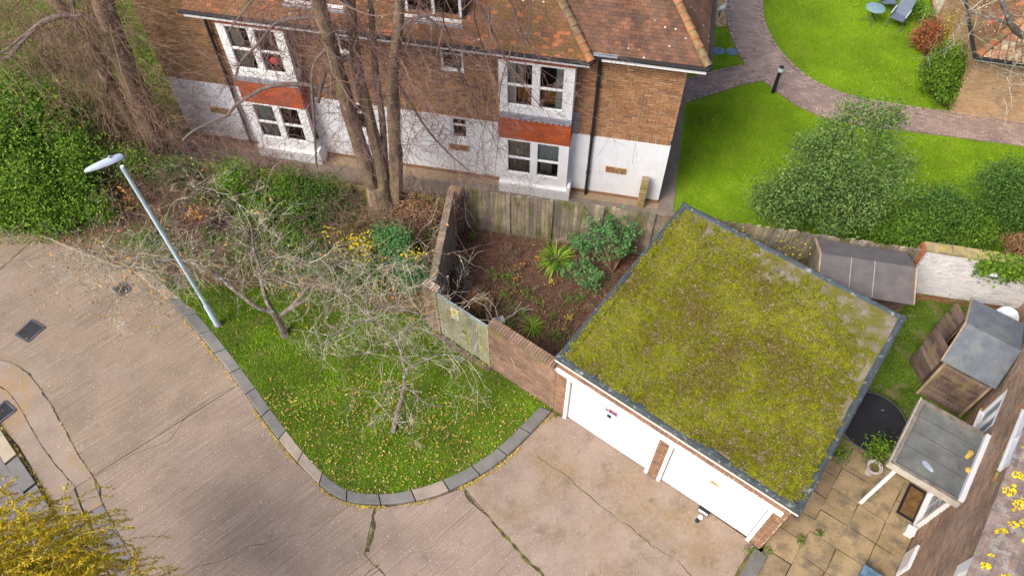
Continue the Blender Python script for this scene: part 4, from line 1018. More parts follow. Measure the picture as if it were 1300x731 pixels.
# ================================================================== THE RIGHT-HAND HOUSE (wall plane x = 8.47 of the garage frame)
WX = 8.47
R_ = thing('terrace_house', 'dark brown brick house at the right edge with a felt-roofed porch and lichened roof', 'house', GA.p(WX, 2))
rh = [(4.6, 5.7, 1.05, 2.2), (2.5, 4.05, 3.78, 4.75), (2.6, 3.62, 0, 2.1)]
b = B()
for r in rects(-8, 12, 0, 5.1, rh): b.box(GA, WX+.012, WX+.2, r[0], r[1], r[2], r[3], MORTAR)
b.box(GA, WX+.3, WX+.32, -8, 12, 0, 5.1, DARK); b.box(GA, WX+.2, WX+7, 11.8, 12, 0, 5.1, BRICK_B); b.box(GA, WX+.2, WX+7, -8, -7.8, 0, 5.1, BRICK_B)
rc = b.build('wall_core', R_)
its = []
Ry = GA.R.to_3x3() @ Matrix.Rotation(rad(90), 3, 'Z')
for r in range(67):
    z = .01+.076*r; y = -8+(.11 if r % 2 else 0)
    while y < 12:
        y0, y1 = y, y+.225; y = y1; zc = z+.035; ok = True
        for h in rh:
            if h[2]-.02 < zc < h[3]+.02:
                if y0 >= h[0] and y1 <= h[1]: ok = False
                elif y0 < h[0] < y1: y1 = h[0]
                elif y0 < h[1] < y1: y0 = h[1]
        if ok and y1-y0 > .04: its.append((GA.p(WX+.05+random.uniform(-.003, .003), (y0+y1)/2, zc), Ry, (y1-y0-.018, .1, .06)))
BRICK_H = M('brick_russet', [(.32, .22, .16), (.42, .27, .18), (.46, .28, .17), (.24, .18, .15), (.46, .34, .25)], nscale=1.4, namt=.3, fine=.25, fscale=50, bump=.35, extra=patch((.24, .2, .17), 1.1, .45, .8, strength=.6))
bw = bpy.data.objects.new('brick_wall', None); put(bw, R_); ORIG[bw.name] = org(R_)
pieces('brick', bw, BRICK_H, its, 300)
def wwin(y0, y1, z0, z1, mull=(), open_=None):
    f = B(); x0, x1 = WX-.01, WX+.08; fw = .055
    f.box(GA, x0, x1, y0, y1, z0, z0+fw, WHITE); f.box(GA, x0, x1, y0, y1, z1-fw, z1, WHITE); f.box(GA, x0, x1, y0, y0+fw, z0+fw, z1-fw, WHITE); f.box(GA, x0, x1, y1-fw, y1, z0+fw, z1-fw, WHITE)
    for m_ in mull: f.box(GA, x0, x1-.02, m_-.035, m_+.035, z0+fw, z1-fw, WHITE)
    f.box(GA, WX-.06, WX+.02, y0-.02, y1+.02, z0-.03, z0+.01, WHITE)
    w_ = f.build('window', R_); q = B(); q.add([GA.p(WX+.06, y0+fw, z0+fw), GA.p(WX+.06, y1-fw, z0+fw), GA.p(WX+.06, y1-fw, z1-fw), GA.p(WX+.06, y0+fw, z1-fw)], [(0, 1, 2, 3)], M('blue_grey_pane', [(.10, .15, .22)], rough=.25, nscale=3, namt=.3, bump=0, spec=.25)); q.build('pane', w_)
    q = B(); q.box(GA, WX+.2, WX+.22, y0, y1, z0, z1, M('room_blue', [(.12, .2, .32)])); q.build('blind', w_)
    its = [(GA.p(WX-.005, y0-.2+.077*(k+.5), z0-.11), Ry, (.066, .1, .1)) for k in range(int((y1-y0+.4)/.077))]
    pieces('sill_brick', w_, BRICK_E, its)
wwin(4.6, 5.7, 1.05, 2.2, (5.15,)); wwin(2.5, 4.05, 3.78, 4.75, (3.3,))
# front door with frame, step
f = B(); f.box(GA, WX-.09, WX+.05, 2.6, 2.68, 0, 2.1, WHITE); f.box(GA, WX-.09, WX+.05, 3.54, 3.62, 0, 2.1, WHITE); f.box(GA, WX-.09, WX+.05, 2.68, 3.54, 2.02, 2.1, WHITE); f.box(GA, WX-.13, WX+.05, 2.55, 3.66, -.02, .1, WHITE); f.build('door_frame', R_)
f = B(); f.box(GA, WX-.02, WX+.03, 2.69, 3.53, .1, 2.02, WHITE); dd = f.build('door', R_)
for (y0, y1, z0, z1) in ((2.8, 3.07, .25, .9), (3.15, 3.42, .25, .9), (2.8, 3.07, 1.05, 1.85), (3.15, 3.42, 1.05, 1.85)):
    f = B(); f.box(GA, WX-.035, WX-.02, y0, y1, z0, z1, M('door_grey', [(.45, .48, .54)]), .5); f.build('panel', dd)
f = B(); f.box(GA, WX-.06, WX-.02, 2.76, 2.79, 1.0, 1.15, IRON); f.build('handle', dd)
f = B(); f.box(GA, WX-.05, WX, 1.25, 1.85, .12, .78, WHITE); mb = f.build('meter_cabinet', R_)
f = B(); f.box(GA, WX-.06, WX-.05, 1.29, 1.81, .16, .74, WHITE); f.build('cabinet_door', mb)
# eaves, roof with lichen cushions
f = B(); f.box(GA, WX-.22, WX+.05, -8, 12, 5.02, 5.06, WHITE); f.box(GA, WX-.24, WX-.22, -8, 12, 5.0, 5.16, WHITE); f.build('fascia', R_)
f = B(); f.tube([GA.p(WX-.27, -8, 5.12), GA.p(WX-.27, 12, 5.12)], .055, M('grey_gutter', [(.5, .52, .55)]), 8); f.build('gutter', R_)
f = B(); f.box(GA, WX-.28, WX, -.38, -.14, 4.45, 4.98, WHITE); f.build('downpipe_hopper', R_)
b = B(); tr = math.tan(rad(32)); b.add([GA.p(WX-.3, -8, 5.14), GA.p(WX+5, -8, 5.14+5.3*tr), GA.p(WX+5, 12, 5.14+5.3*tr), GA.p(WX-.3, 12, 5.14)], [(0, 1, 2, 3)], TILE_D); rr = b.build('roof', R_)
GR = Frame(tuple(GA.p(WX, 0)[:2]), -37-90)      # x runs along the eave, y goes up the roof
slope_tiles('roof_tile', rr, M('tile_lichen', [(.2, .15, .13), (.25, .18, .15), (.17, .14, .13)], nscale=3, namt=.3, fine=.3, bump=.3, extra=chain(patch((.36, .34, .33), 5, .52, .62, strength=.6), patch((.2, .2, .06), 2.5, .55, .65))), GR, -.32, 5.15, -4, 7, tr, 20, lambda x, y: True)
mo = []
for k in range(150):
    cy, cx = random.uniform(-3.5, 3.5), random.uniform(0, 1.2); r_ = random.uniform(.03, .09)
    for j in range(int(r_*900)):
        dx, dy, dz = [random.gauss(0, 1) for _ in range(3)]; L_ = (dx*dx+dy*dy+dz*dz)**.5+.01; dx, dy, dz = dx/L_*r_, dy/L_*r_, abs(dz/L_*r_*.6)
        mo.append(tuple(GA.p(WX-.3+cx+dx, cy+dy, 5.18+(cx+dx)*tr+dz)))
mo = np.array(mo); npmesh('lichen', leaf_quads(mo, .04, up=1, asp=.9), 4, RNG.uniform(0, 1, len(mo)), M('yellow_lichen', [(.68, .5, .01), (.8, .62, .02), (.55, .45, .03)], bump=0, rough=1), R_, kind='stuff')
# porch
PO = thing('porch', 'flat grey felt porch roof on one white post over the front door', 'porch', GA.p(7.7, 3.2))
b = B(); b.box(GA, 7.0, 8.46, 2.35, 4.18, 2.18, 2.28, M('porch_felt', [(.135, .14, .135)], nscale=3, namt=.2, fine=.2, fscale=60, bump=.2, extra=chain(patch((.2, .2, .18), 1.8, .5, .7), patch((.06, .06, .065), 2.2, .66, .74, off=3))), .5); b.build('roof', PO)
b = B()
for (x0, x1, y0, y1) in ((6.97, 7.06, 2.32, 4.2), (7.06, 8.46, 2.32, 2.40), (7.06, 8.46, 4.13, 4.21)): b.box(GA, x0, x1, y0, y1, 2.16, 2.33, M('porch_edge', [(.2, .17, .14)], nscale=6, namt=.4), .5)
b.build('roof_edge', PO)
b = B(); b.box(GA, 6.95, 8.46, 2.30, 2.32, 2.14, 2.34, M('pale_batten', [(.5, .45, .38)], namt=.2)); b.box(GA, 6.95, 6.97, 2.32, 4.22, 2.14, 2.34, MATS['pale_batten']); b.build('batten', PO)
b = B(); b.box(GA, 8.38, 8.475, 2.36, 4.16, 2.28, 2.42, WHITE); b.build('flashing', PO)
b = B(); b.box(GA, 7.14, 7.22, 2.40, 2.48, 0, 2.16, WHITE); b.build('post', PO)
for k in range(3):
    b = B(); b.box(GA, 7.07, 8.37, 2.95+.42*k, 2.955+.42*k, 2.28, 2.284, BLACKM); b.build('felt_seam', PO)
b = B(); b.box(GA, 7.3, 8.45, 3.78, 3.95, 0, 2.1, MORTAR); b.build('side_wall_core', PO)
its = brick_items(GA, 'x', 3.76, 7.25, 8.45, 0, 2.15, T=.1)
pieces('brick', PO, BRICK_G, its, 200)
OC = M('ochre_sponge', [(.62, .42, .10)], nscale=20, namt=.3, bump=.6)
def gp_(px_, py_, z): return g(px_, py_, z)
t = thing('stone', 'oblong ochre stone lying on the grey porch roof', 'stone', g(1229, 578, 2.29)); b = B(); c = g(1229, 578, 2.29); b.tube([c+GA.e*-.02+GA.f*-.09+Vector((0, 0, .03)), c+GA.e*.0+Vector((0, 0, .035)), c+GA.f*.10+GA.e*.02+Vector((0, 0, .03))], [.045, .05, .055], OC, 8, jit=.3); b.build('stone', t)
t = thing('stone', 'round ochre stone at the white flashing of the porch roof', 'stone', g(1229, 597, 2.29)); b = B(); b.lathe(g(1229, 597, 2.285), [(.06, 0), (.075, .03), (.06, .06), (.02, .075)], OC, 9); b.build('stone', t)
t = thing('shoe_sole', 'pale blue sole-shaped scrap lying flat on the porch roof', 'scrap', g(1178, 592, 2.29))
b = B(); c = g(1178, 592, 2.287); vs = []; m_ = 16
for zz in (0, .012):
    for k in range(m_):
        th = 2*math.pi*k/m_; u = .14*math.cos(th); v = (.055-.012*math.cos(th*1))*math.sin(th); vs.append(c+(GA.e*.7-GA.f*.3).normalized()*u+(GA.e*.3+GA.f*.7).normalized()*v+Vector((0, 0, zz)))
b.add(vs, [tuple(range(m_, 2*m_)), tuple(range(m_))[::-1]]+[(k, (k+1) % m_, m_+(k+1) % m_, m_+k) for k in range(m_)], M('pale_blue', [(.32, .38, .45)])); b.build('sole', t)
t = thing('doormat', 'brown coir doormat with dark rubber border before the front door', 'doormat', GA.p(8.18, 3.16))
b = B(); b.box(GA, 7.93, 8.36, 2.70, 3.60, .006, .024, BLACKM); b.build('border', t); b = B(); b.box(GA, 7.99, 8.30, 2.77, 3.53, .02, .03, M('coir', [(.17, .095, .035)], nscale=8, namt=.4, fine=.4, bump=.6)); b.build('coir', t)
t = thing('white_box', 'small white plastic box by the foot of the door', 'box', GA.p(8.33, 2.43))
b = B(); b.box(GA, 8.24, 8.42, 2.3, 2.5, 0, .18, WHITE); b.build('body', t); b = B(); b.box(GA, 8.23, 8.43, 2.29, 2.51, .18, .21, WHITE); b.build('lid', t)
t = thing('plastic_crate', 'blue-grey plastic tub on the patio at the bottom edge', 'tub', g(1100, 733))
TUB = M('tub_blue', [(.12, .2, .3)], rough=.4)
b = B(); c = GA.g(1100, 736); b.box(GA, c[0]-.2, c[0]+.22, c[1]-.32, c[1]+.12, 0, .3, TUB); b.build('body', t); b = B(); b.box(GA, c[0]-.23, c[0]+.25, c[1]-.35, c[1]+.15, .3, .33, TUB); b.box(GA, c[0]-.1, c[0]+.12, c[1]-.2, c[1]+.02, .33, .36, TUB); b.build('lid', t)
# round black cover
t = thing('trampoline', 'low round black trampoline between garage and porch', 'trampoline', GA.p(6.58, 4.42))
b = B(); c = GA.p(6.58, 4.42, 0); b.lathe(c, [(.80, .24), (.82, .25), (.82, .27), (.0, .262)], M('black_mat', [(.022, .022, .026)], rough=.75, namt=.2, nscale=2), 40); b.build('mat', t)
b = B(); b.tube([c+Vector((.84*math.cos(k*math.pi/16), .84*math.sin(k*math.pi/16), .25)) for k in range(33)], .022, M('frame_grey', [(.1, .11, .1)]), 6, caps=False); b.build('frame', t)
for k in range(6):
    b = B(); q = c+Vector((.8*math.cos(k*math.pi/3+.3), .8*math.sin(k*math.pi/3+.3), 0)); b.tube([q, q+Vector((0, 0, .25))], .018, BLACKM, 6); b.build('leg', t)
b = B(); c2 = GA.p(6.63, 4.85, .271); b.add([c2, c2+GA.e*.05+GA.f*.02, c2+GA.e*.04+GA.f*.06], [(0, 1, 2)], LEAD); b.build('label_tag', t)

# ================================================================== SHEDS
t = thing('garden_shed', 'brown felt-roofed shed between the fence and the white wall', 'shed', FA.p(5.3, -3))
b = B(); y0, y1, yr = -3.7, -2.3, -2.96
for (x0, x1, a, c) in ((4.22, 6.35, y0, y0+.03), (4.22, 6.35, y1-.03, y1)): b.box(FA, x0, x1, a, c, 0, 1.82, WOOD_D)
b.box(FA, 4.22, 4.25, y0+.03, y1-.03, 0, 1.8, WOOD_F); b.box(FA, 6.32, 6.35, y0+.03, y1-.03, 0, 1.8, WOOD_F)
b.add([FA.p(4.2, y0, 1.8), FA.p(4.2, y1, 1.8), FA.p(4.2, yr, 2.17)], [(0, 1, 2)], WOOD_F); b.add([FA.p(6.37, y0, 1.8), FA.p(6.37, y1, 1.8), FA.p(6.37, yr, 2.17)], [(0, 1, 2)], WOOD_F); b.build('wall', t)
its = []
for k in range(12): its.append((FA.p(4.195, y0+.06+.117*(k+.5), .95), FA.R.to_3x3(), (.02, .11, 1.75)))
pieces('board', t, WOOD_F, its)
for (ya, za, yb, zb) in ((-3.84, 1.80, yr, 2.2), (yr, 2.2, -2.16, 1.86)):
    b = B(); vs = [FA.p(4.12, ya, za), FA.p(6.45, ya, za), FA.p(6.41, yb, zb), FA.p(4.09, yb, zb)]; vs += [v-Vector((0, 0, .03)) for v in vs]; b.add(vs, [(0, 1, 2, 3), (7, 6, 5, 4), (0, 4, 5, 1), (1, 5, 6, 2), (2, 6, 7, 3), (3, 7, 4, 0)], FELTB, .5); b.build('roof', t)
for xx in (4.86, 5.44): b = B(); b.bar(FA.p(xx, -3.83, 1.825), FA.p(xx, yr, 2.21), .02, .012, LEAD); b.build('batten', t)
b = B(); b.bar(FA.p(4.09, yr, 2.18), FA.p(4.09, -3.84, 1.8), .03, .09, WOOD_L); b.bar(FA.p(4.09, yr, 2.18), FA.p(4.09, -2.16, 1.84), .03, .09, WOOD_L); b.bar(FA.p(6.46, yr, 2.18), FA.p(6.46, -3.84, 1.8), .03, .06, WOOD_L); b.build('barge_board', t)
t = thing('garden_shed', 'grey felt-roofed plank shed with open doors near the right house wall', 'shed', GA.p(7.75, 7))
x0, x1, y0, y1, yr = 7.22, 8.3, 6.07, 7.98, 7.05
b = B(); b.box(GA, x0, x1, y0+.02, y0+.04, 0, 1.72, WOOD_D); b.box(GA, x0, x1, y1-.03, y1, 0, 1.7, WOOD_D); b.box(GA, x1-.03, x1, y0+.04, y1-.03, 0, 1.75, WOOD_D); b.box(GA, x0, x0+.03, y0+.04, 6.45, 0, 1.75, WOOD_D); b.box(GA, x0, x0+.03, 7.6, y1-.03, 0, 1.75, WOOD_D)
b.box(GA, x0+.03, x1-.03, y0+.04, y1-.03, 0, .05, DARK); b.add([GA.p(x0, y0, 1.72), GA.p(x0, y1, 1.72), GA.p(x0, yr, 2.02)], [(0, 1, 2)], WOOD_D); b.add([GA.p(x1, y0, 1.72), GA.p(x1, y1, 1.72), GA.p(x1, yr, 2.02)], [(0, 1, 2)], WOOD_D); b.build('wall', t)
its = [(GA.p((x0+x1)/2, y0, .06+.098*(k+.5)), GA.R.to_3x3() @ Matrix.Rotation(rad(-8), 3, 'X'), (x1-x0, .022, .098)) for k in range(17)]
its += [(GA.p(x0-.005, y0+.2, .06+.098*(k+.5)), GA.R.to_3x3(), (.02, .4, .094)) for k in range(17)]
pieces('plank', t, WOOD_D, its)
b = B()
for xx in (x0, x1): b.box(GA, xx-.03, xx+.03, y0-.035, y0-.01, 0, 1.72, WOOD_L)
b.build('corner_trim', t)
for (ya, za, yb, zb) in ((5.93, 1.76, yr, 2.08), (yr, 2.08, 8.14, 1.80)):
    b = B(); vs = [GA.p(7.09, ya, za), GA.p(8.36, ya, za), GA.p(8.46, yb, zb), GA.p(7.16, yb, zb)] if yb == yr else [GA.p(7.16, ya, za), GA.p(8.46, ya, za), GA.p(8.36, yb, zb), GA.p(7.09, yb, zb)]
    vs += [v-Vector((0, 0, .03)) for v in vs]; b.add(vs, [(0, 1, 2, 3), (7, 6, 5, 4), (0, 4, 5, 1), (1, 5, 6, 2), (2, 6, 7, 3), (3, 7, 4, 0)], FELTG, .5); b.build('roof', t)
b = B(); b.bar(GA.p(7.09, 5.93, 1.74), GA.p(7.15, yr, 2.06), .03, .08, WOOD_L); b.bar(GA.p(7.15, yr, 2.06), GA.p(7.09, 8.14, 1.78), .03, .08, WOOD_L); b.build('barge_board', t)
def leaf_door(a, c, z1):
    a, c = Vector(a), Vector(c); d = (c-a); L_ = d.length; d.normalize(); fr = Frame((a.x, a.y), math.degrees(math.atan2(d.y, d.x)))
    q = B(); q.box(fr, 0, L_, -.02, .02, .05, z1, WOOD_D, .6); do = q.build('door', t)
    pieces('plank', do, WOOD_D, [(fr.p(L_*.5, sy, .05+(z1-.05)*(k+.5)/12), fr.R.to_3x3(), (L_, .015, (z1-.05)/12-.008)) for k in range(12) for sy in (-.03, .03)])
    q = B(); q.bar(fr.p(.05, -.05, .2), fr.p(L_-.05, -.05, z1-.2), .08, .03, WOOD_F); q.build('brace', do)
leaf_door(GA.p(7.2, 6.42), GA.p(6.72, 6.9), 1.6); leaf_door(GA.p(7.2, 7.62), GA.p(6.85, 7.95), 1.6)
t = thing('washbowl', 'pale plastic bowl on its side between the grey shed and the wall', 'bowl', GA.p(8.15, 8.85))
b = B(); c = GA.p(8.12, 8.84, 1.05); ax = (GA.f*-.75+Vector((0, 0, .55))+GA.e*-.1).normalized(); b.tube([c, c+ax*.06, c+ax*.1, c+ax*.14], [.27, .28, .2, .08], M('bowl_plastic', [(.6, .68, .72)], rough=.4), 22); b.build('bowl', t)
b = B(); b.tube([c-Vector((0, 0, .1))-GA.f*.1, GA.p(8.2, 8.7, .0)], .03, IRON, 6); b.build('stand', t)

# ================================================================== STREET FURNITURE AND GARDEN THINGS
lb = g(277, 413, .08); t = thing('street_lamp', 'pale blue steel street lamp leaning over the bare shrubs', 'street lamp', lb)
top = Vector((lb.x-.03, lb.y-.03, 6.22))
b = B(); b.tube([lb, lb+Vector((0, 0, .95)), lb+Vector((0, 0, 1.05)), top], [.085, .08, .055, .042], METAL_W, 14); b.build('pole', t)
b = B(); b.tube([lb+Vector((0, 0, .0)), lb+Vector((0, 0, .06))], .12, KERB, 12); b.build('base_collar', t)
h0, h1 = g(157, 199, 6.25), g(108, 219, 6.3); b = B()
d = (h1-h0); 
sd_ = d.normalized().cross(Vector((0, 0, 1))); vs = []; prof = [(0, .05, .05), (.06, .085, .09), (.35, .10, .10), (.7, .085, .085), (.92, .06, .06), (1., .02, .03)]; m_ = 12
for (f_, w_, hh) in prof:
    c = h0+d*f_+Vector((0, 0, .02))
    for k in range(m_):
        th = 2*math.pi*k/m_; vs.append(c+sd_*math.cos(th)*w_+Vector((0, 0, math.sin(th)*hh*(.9 if math.sin(th) > 0 else .5))))
b.add(vs, [(i*m_+k, i*m_+(k+1) % m_, (i+1)*m_+(k+1) % m_, (i+1)*m_+k) for i in range(5) for k in range(m_)]+[tuple(range(m_))[::-1], tuple(5*m_+k for k in range(m_))], M('lamp_head_grey', [(.5, .55, .66)], rough=.45, namt=.08), smooth=True); b.build('lamp_head', t)
b = B(); c = h0+d*.3+Vector((0, 0, .1)); b.lathe(c, [(.03, 0), (.03, .05), (.01, .06)], LEAD, 8); b.build('photocell', t)
b = B(); c = h0+d*.6-Vector((0, 0, .05)); b.lathe(c, [(.02, -.03), (.07, -.02), (.07, .0)], glass('lamp_glass', (.8, .8, .8)), 10); b.build('diffuser', t)
bb = g(981, 118); t = thing('bollard_light', 'black bollard light with a silver head beside the brick path', 'bollard', bb)
b = B(); b.tube([bb, bb+Vector((0, 0, .92))], .065, BLACKM, 12); b.build('post', t)
b = B(); b.tube([bb+Vector((0, 0, .92)), bb+Vector((0, 0, .98)), bb+Vector((0, 0, .98)), bb+Vector((0, 0, 1.08))], [.085, .085, .06, .06], METAL_W, 12); b.build('light_head', t)
b = B(); b.lathe(bb+Vector((0, 0, 1.08)), [(.08, 0), (.085, .02), (.03, .06)], BLACKM, 12); b.build('cap', t)
def chair(c, ang, label):
    fr = Frame((c[0], c[1]), ang); t = thing('garden_chair', label, 'chair', fr.p(0, 0), 'blue garden chairs on the lawn')
    q = B(); q.bar(fr.p(0, -.24, .44), fr.p(0, .22, .40), .5, .03, CHAIRM); q.build('seat', t)
    q = B(); q.bar(fr.p(0, .22, .40), fr.p(0, .62, 1.12), .5, .03, CHAIRM); q.build('backrest', t)
    for sx in (-.27, .27):
        q = B(); q.tube([fr.p(sx, -.28, 0), fr.p(sx, .05, .45), fr.p(sx, .3, .62)], .016, IRON, 6); q.build('leg', t)
        q = B(); q.tube([fr.p(sx, .34, 0), fr.p(sx, .0, .42), fr.p(sx, -.2, .62)], .016, IRON, 6); q.build('leg', t)
        q = B(); q.tube([fr.p(sx, -.22, .61), fr.p(sx, -.05, .64), fr.p(sx, .3, .64)], [.02, .026, .02], METAL_W, 6); q.build('armrest', t)
c1 = g(1141, 22, .42); chair((c1.x, c1.y), -38, 'blue sling garden chair standing clear on the lawn, the nearer of two')
c1 = g(1128, 1, .42); chair((c1.x, c1.y), 0, 'blue sling garden chair half behind the round glass table')
c1 = g(1112, 10, .68); t = thing('garden_table', 'small round glass-topped garden table beside the blue chairs', 'table', (c1.x, c1.y, 0))
b = B(); b.lathe((c1.x, c1.y, .66), [(.33, 0), (.35, .012), (.33, .024)], TABLEG, 24); b.build('table_top', t)
for k in range(3):
    th = k*2.09+.4; b = B(); b.tube([Vector((c1.x, c1.y, .36)), Vector((c1.x+.34*math.cos(th), c1.y+.34*math.sin(th), 0))], .014, IRON, 6); b.tube([Vector((c1.x, c1.y, .36)), Vector((c1.x-.24*math.cos(th), c1.y-.24*math.sin(th), .66))], .014, IRON, 6); b.build('leg', t)
for (qx, qy, lab) in ((912, 65, 'left'), (929, 66, 'right')):
    c1 = g(qx, qy, .01); t = thing('stepping_stone', 'round blue-grey stepping stone set in the grass, %s' % ('nearest the house eaves' if lab == 'left' else 'nearest the brick path'), 'stepping stone', c1)
    b = B(); b.lathe(c1, [(.21, -.03), (.22, 0), (.21, .015), (.0, .018)], M('blue_stone', [(.12, .19, .28)], nscale=5, namt=.2, fine=.2), 20); b.build('stone', t)
c1 = g(911, 22); t = thing('bird_statue', 'white long-necked bird statue by the path under the eaves', 'statue', c1)
b = B(); b.tube([c1+Vector((-.05, -.02, .32)), c1+Vector((.04, 0, .36)), c1+Vector((.16, .05, .42)), c1+Vector((.2, .06, .55)), c1+Vector((.18, .05, .66)), c1+Vector((.12, .04, .69))], [.02, .09, .08, .035, .03, .015], WHITE, 10); b.build('body', t)
b = B(); b.tube([c1+Vector((.12, .04, .69)), c1+Vector((.02, .02, .66))], [.015, .004], MATS['ochre_sponge'], 6); b.build('beak', t)
for s_ in (-.03, .03): b = B(); b.tube([c1+Vector((.05, s_, 0)), c1+Vector((.05, s_, .34))], .012, IRON, 5); b.build('leg', t)
c1 = g(648, 402, .04); c1 = GA.p(*GA.g(634, 407, .2)); t = thing('stone_block', 'pale square stone block behind the brick wall in the soil plot', 'stone', (c1.x, c1.y, .04))
b = B(); f5 = Frame((c1.x, c1.y), 20); b.box(f5, -.14, .14, -.12, .12, .02, .24, M('pale_stone', [(.42, .4, .36)], nscale=8, namt=.2, fine=.2)); b.build('stone', t)
c1 = g(1104, 599); t = thing('plant_pot', 'round pinkish-white pot of soil on the patio by the porch', 'pot', c1)
b = B(); b.lathe(c1, [(.12, 0), (.17, .3), (.185, .3), (.185, .35), (.155, .35), (.15, .3), (.0, .29)], M('pot_plastic', [(.52, .46, .46)], rough=.5), 22); b.build('pot', t)
b = B(); b.lathe(c1+Vector((0, 0, .295)), [(.14, 0), (.0, .02)], DIRT, 14); b.build('potting_soil', t)
c1 = FA.p(8.55, -2.26, 1.45); c1 = g(1258, 339, 1.5)
t = thing('wall_light', 'white security light on the white wall under the ivy', 'wall light', FA.p(*FA.g(1258, 339, 1.5), 1.5))
xw = FA.g(1258, 339, 1.6)[0]; b = B(); b.box(FA, xw-.09, xw+.09, -2.36, -2.22, 1.6, 1.68, WHITE); b.build('lamp_head', t); b = B(); b.box(FA, xw-.03, xw+.03, -2.3, -2.2, 1.5, 1.6, BLACKM); b.build('bracket', t)

# ================================================================== FAR OUTBUILDING (top right)
OB = Frame((14.8, 19.75), -14)
t = thing('outbuilding', 'yellow brick outbuilding with a pantiled hipped roof at the top right corner', 'outbuilding', OB.p(2, 2))
b = B(); b.box(OB, .01, 6, .012, .2, 0, 2.5, MORTAR); b.box(OB, .012, .2, .2, 7, 0, 2.5, MORTAR); b.box(OB, 5.8, 6, .2, 7, 0, 2.5, BRICK_O); b.box(OB, .2, 5.8, 6.8, 7, 0, 2.5, BRICK_O); b.build('wall_core', t)
its = brick_items(OB, 'x', 0, 0, 4, 0, 2.5, T=.1); Ro = OB.R.to_3x3() @ Matrix.Rotation(rad(90), 3, 'Z')
for r in range(33):
    for k in range(24): its.append((OB.p(.05, .1+.225*(k+.5)+(.11 if r % 2 else 0), .0375+.0755*r), Ro, (.214, .1, .065)))
pieces('brick', t, BRICK_O, its, 300)
b = B(); ez = 2.56; b.add([OB.p(-.36, -.46, ez), OB.p(6.4, -.46, ez), OB.p(3.4, 2.8, ez+2.2), OB.p(2.9, 2.8, ez+2.2)], [(0, 1, 2, 3)], TILE_R, .4); b.add([OB.p(-.36, -.46, ez), OB.p(2.9, 2.8, ez+2.2), OB.p(2.9, 5, ez+2.2), OB.p(-.36, 8, ez)], [(0, 1, 2, 3)], TILE_R, .2); ro = b.build('roof', t)
PANT = M('pantile', [(.42, .2, .11), (.5, .26, .15), (.34, .17, .1), (.58, .5, .3)], nscale=4, namt=.35, bump=.3, extra=patch((.62, .56, .36), 5, .5, .6))
ky = math.atan(2.2/3.26); Rt = OB.R.to_3x3() @ Matrix.Rotation(ky, 3, 'X'); its = []
for r in range(12):
    for k in range(30):
        x = -.3+.22*k; y = -.46+.26*r
        if x > y+.2 and x < 6: its.append((OB.p(x, y+.1, ez+.03+(y+.56)*2.2/3.26), Rt @ Matrix.Rotation(rad(10), 3, 'Y'), (.2, .3, .03)))
pieces('roof_tile', ro, PANT, its, 200)
Rt2 = OB.R.to_3x3() @ Matrix.Rotation(rad(-90), 3, 'Z') @ Matrix.Rotation(ky, 3, 'X'); its = []
for r in range(12):
    for k in range(32):
        y = -.3+.22*k; x = -.36+.26*r
        if y > x+.2: its.append((OB.p(x+.1, y, ez+.03+(x+.46)*2.2/3.26), Rt2, (.2, .3, .03)))
pieces('roof_tile', ro, TILE_R, its, 150)
roof, _r0 = ro, roof; hd = (OB.p(2.9, 2.8, ez+2.2)-OB.p(-.36, -.46, ez)); hip(OB.p(-.36, -.46, ez+.05), hd, 18, step=.24, r=.12)
b = B(); b.tube([OB.p(-.42, -.52, ez), OB.p(6, -.52, ez)], .06, BLACKM, 8); b.tube([OB.p(-.42, -.52, ez), OB.p(-.42, 8, ez)], .06, BLACKM, 8); b.build('gutter', t)
b = B(); b.box(OB, -.36, 6, -.44, -.42, ez-.16, ez-.02, WHITE); b.box(OB, -.34, 0, -.42, 7, ez-.1, ez-.08, M('soffit_tan', [(.4, .28, .22)])); b.box(OB, 0, 6, -.42, 0, ez-.1, ez-.08, MATS['soffit_tan']); b.build('fascia', t)
sheet('shrub_bed', px([(1165, 92), (1180, 120), (1200, 138), (1212, 143), (1240, 110), (1215, 0), (1182, -10), (1180, 50)]), -.05, .025, SOIL, kind='structure')
sheet('brick_margin', px([(1178, -20), (1192, 40), (1232, 110), (1252, 90), (1225, -20)]), -.05, .03, M('tan_margin', [(.33, .22, .17)], fine=.2), kind='structure')
sheet('bark_bed', px([(903, 30), (905, 8), (912, -30), (924, -30), (921, 10), (922, 34), (912, 36)]), -.05, .03, M('chippings', [(.4, .26, .12)], nscale=9, namt=.5, fine=.5, bump=.6), kind='structure')
sheet('back_bed', [tuple(FA.p(*p)[:2]) for p in ((2.6, -2.12), (14, -2.12), (14, -.1), (11, -.3), (9, -.9), (7, -.7), (5.2, -.9), (4, -1.5))], -.05, .03, SOIL, kind='structure')

# ================================================================== TREES
def onY(px_, py_, Y):
    x = (px_-652)/960.; y = -(py_-365.5)/960.
    dy = y*math.cos(TILT)+math.sin(TILT); dz = y*math.sin(TILT)-math.cos(TILT); t = Y/dy
    return Vector((x*t, Y, CAM_H+dz*t))
def twigs_from(paths, n, length, r, depth, out, up=.25, grav=-.07, wander=.38, kids=(3, 5), spread=.9, tmin=.15, minr=.0035, kl=.6):
    for _ in range(n):
        P = random.choice(paths); t = random.uniform(tmin, 1); i = min(int(t*(len(P)-1)), len(P)-2)
        p = P[i].lerp(P[i+1], random.random()); d = RNG.normal(size=3); d[2] = d[2]*.6+up
        grow(tuple(p), d, length*random.uniform(.5, 1.2), r*random.uniform(.5, 1.2), depth, out, wander, grav, kids, .6, kl, None, spread, minr)
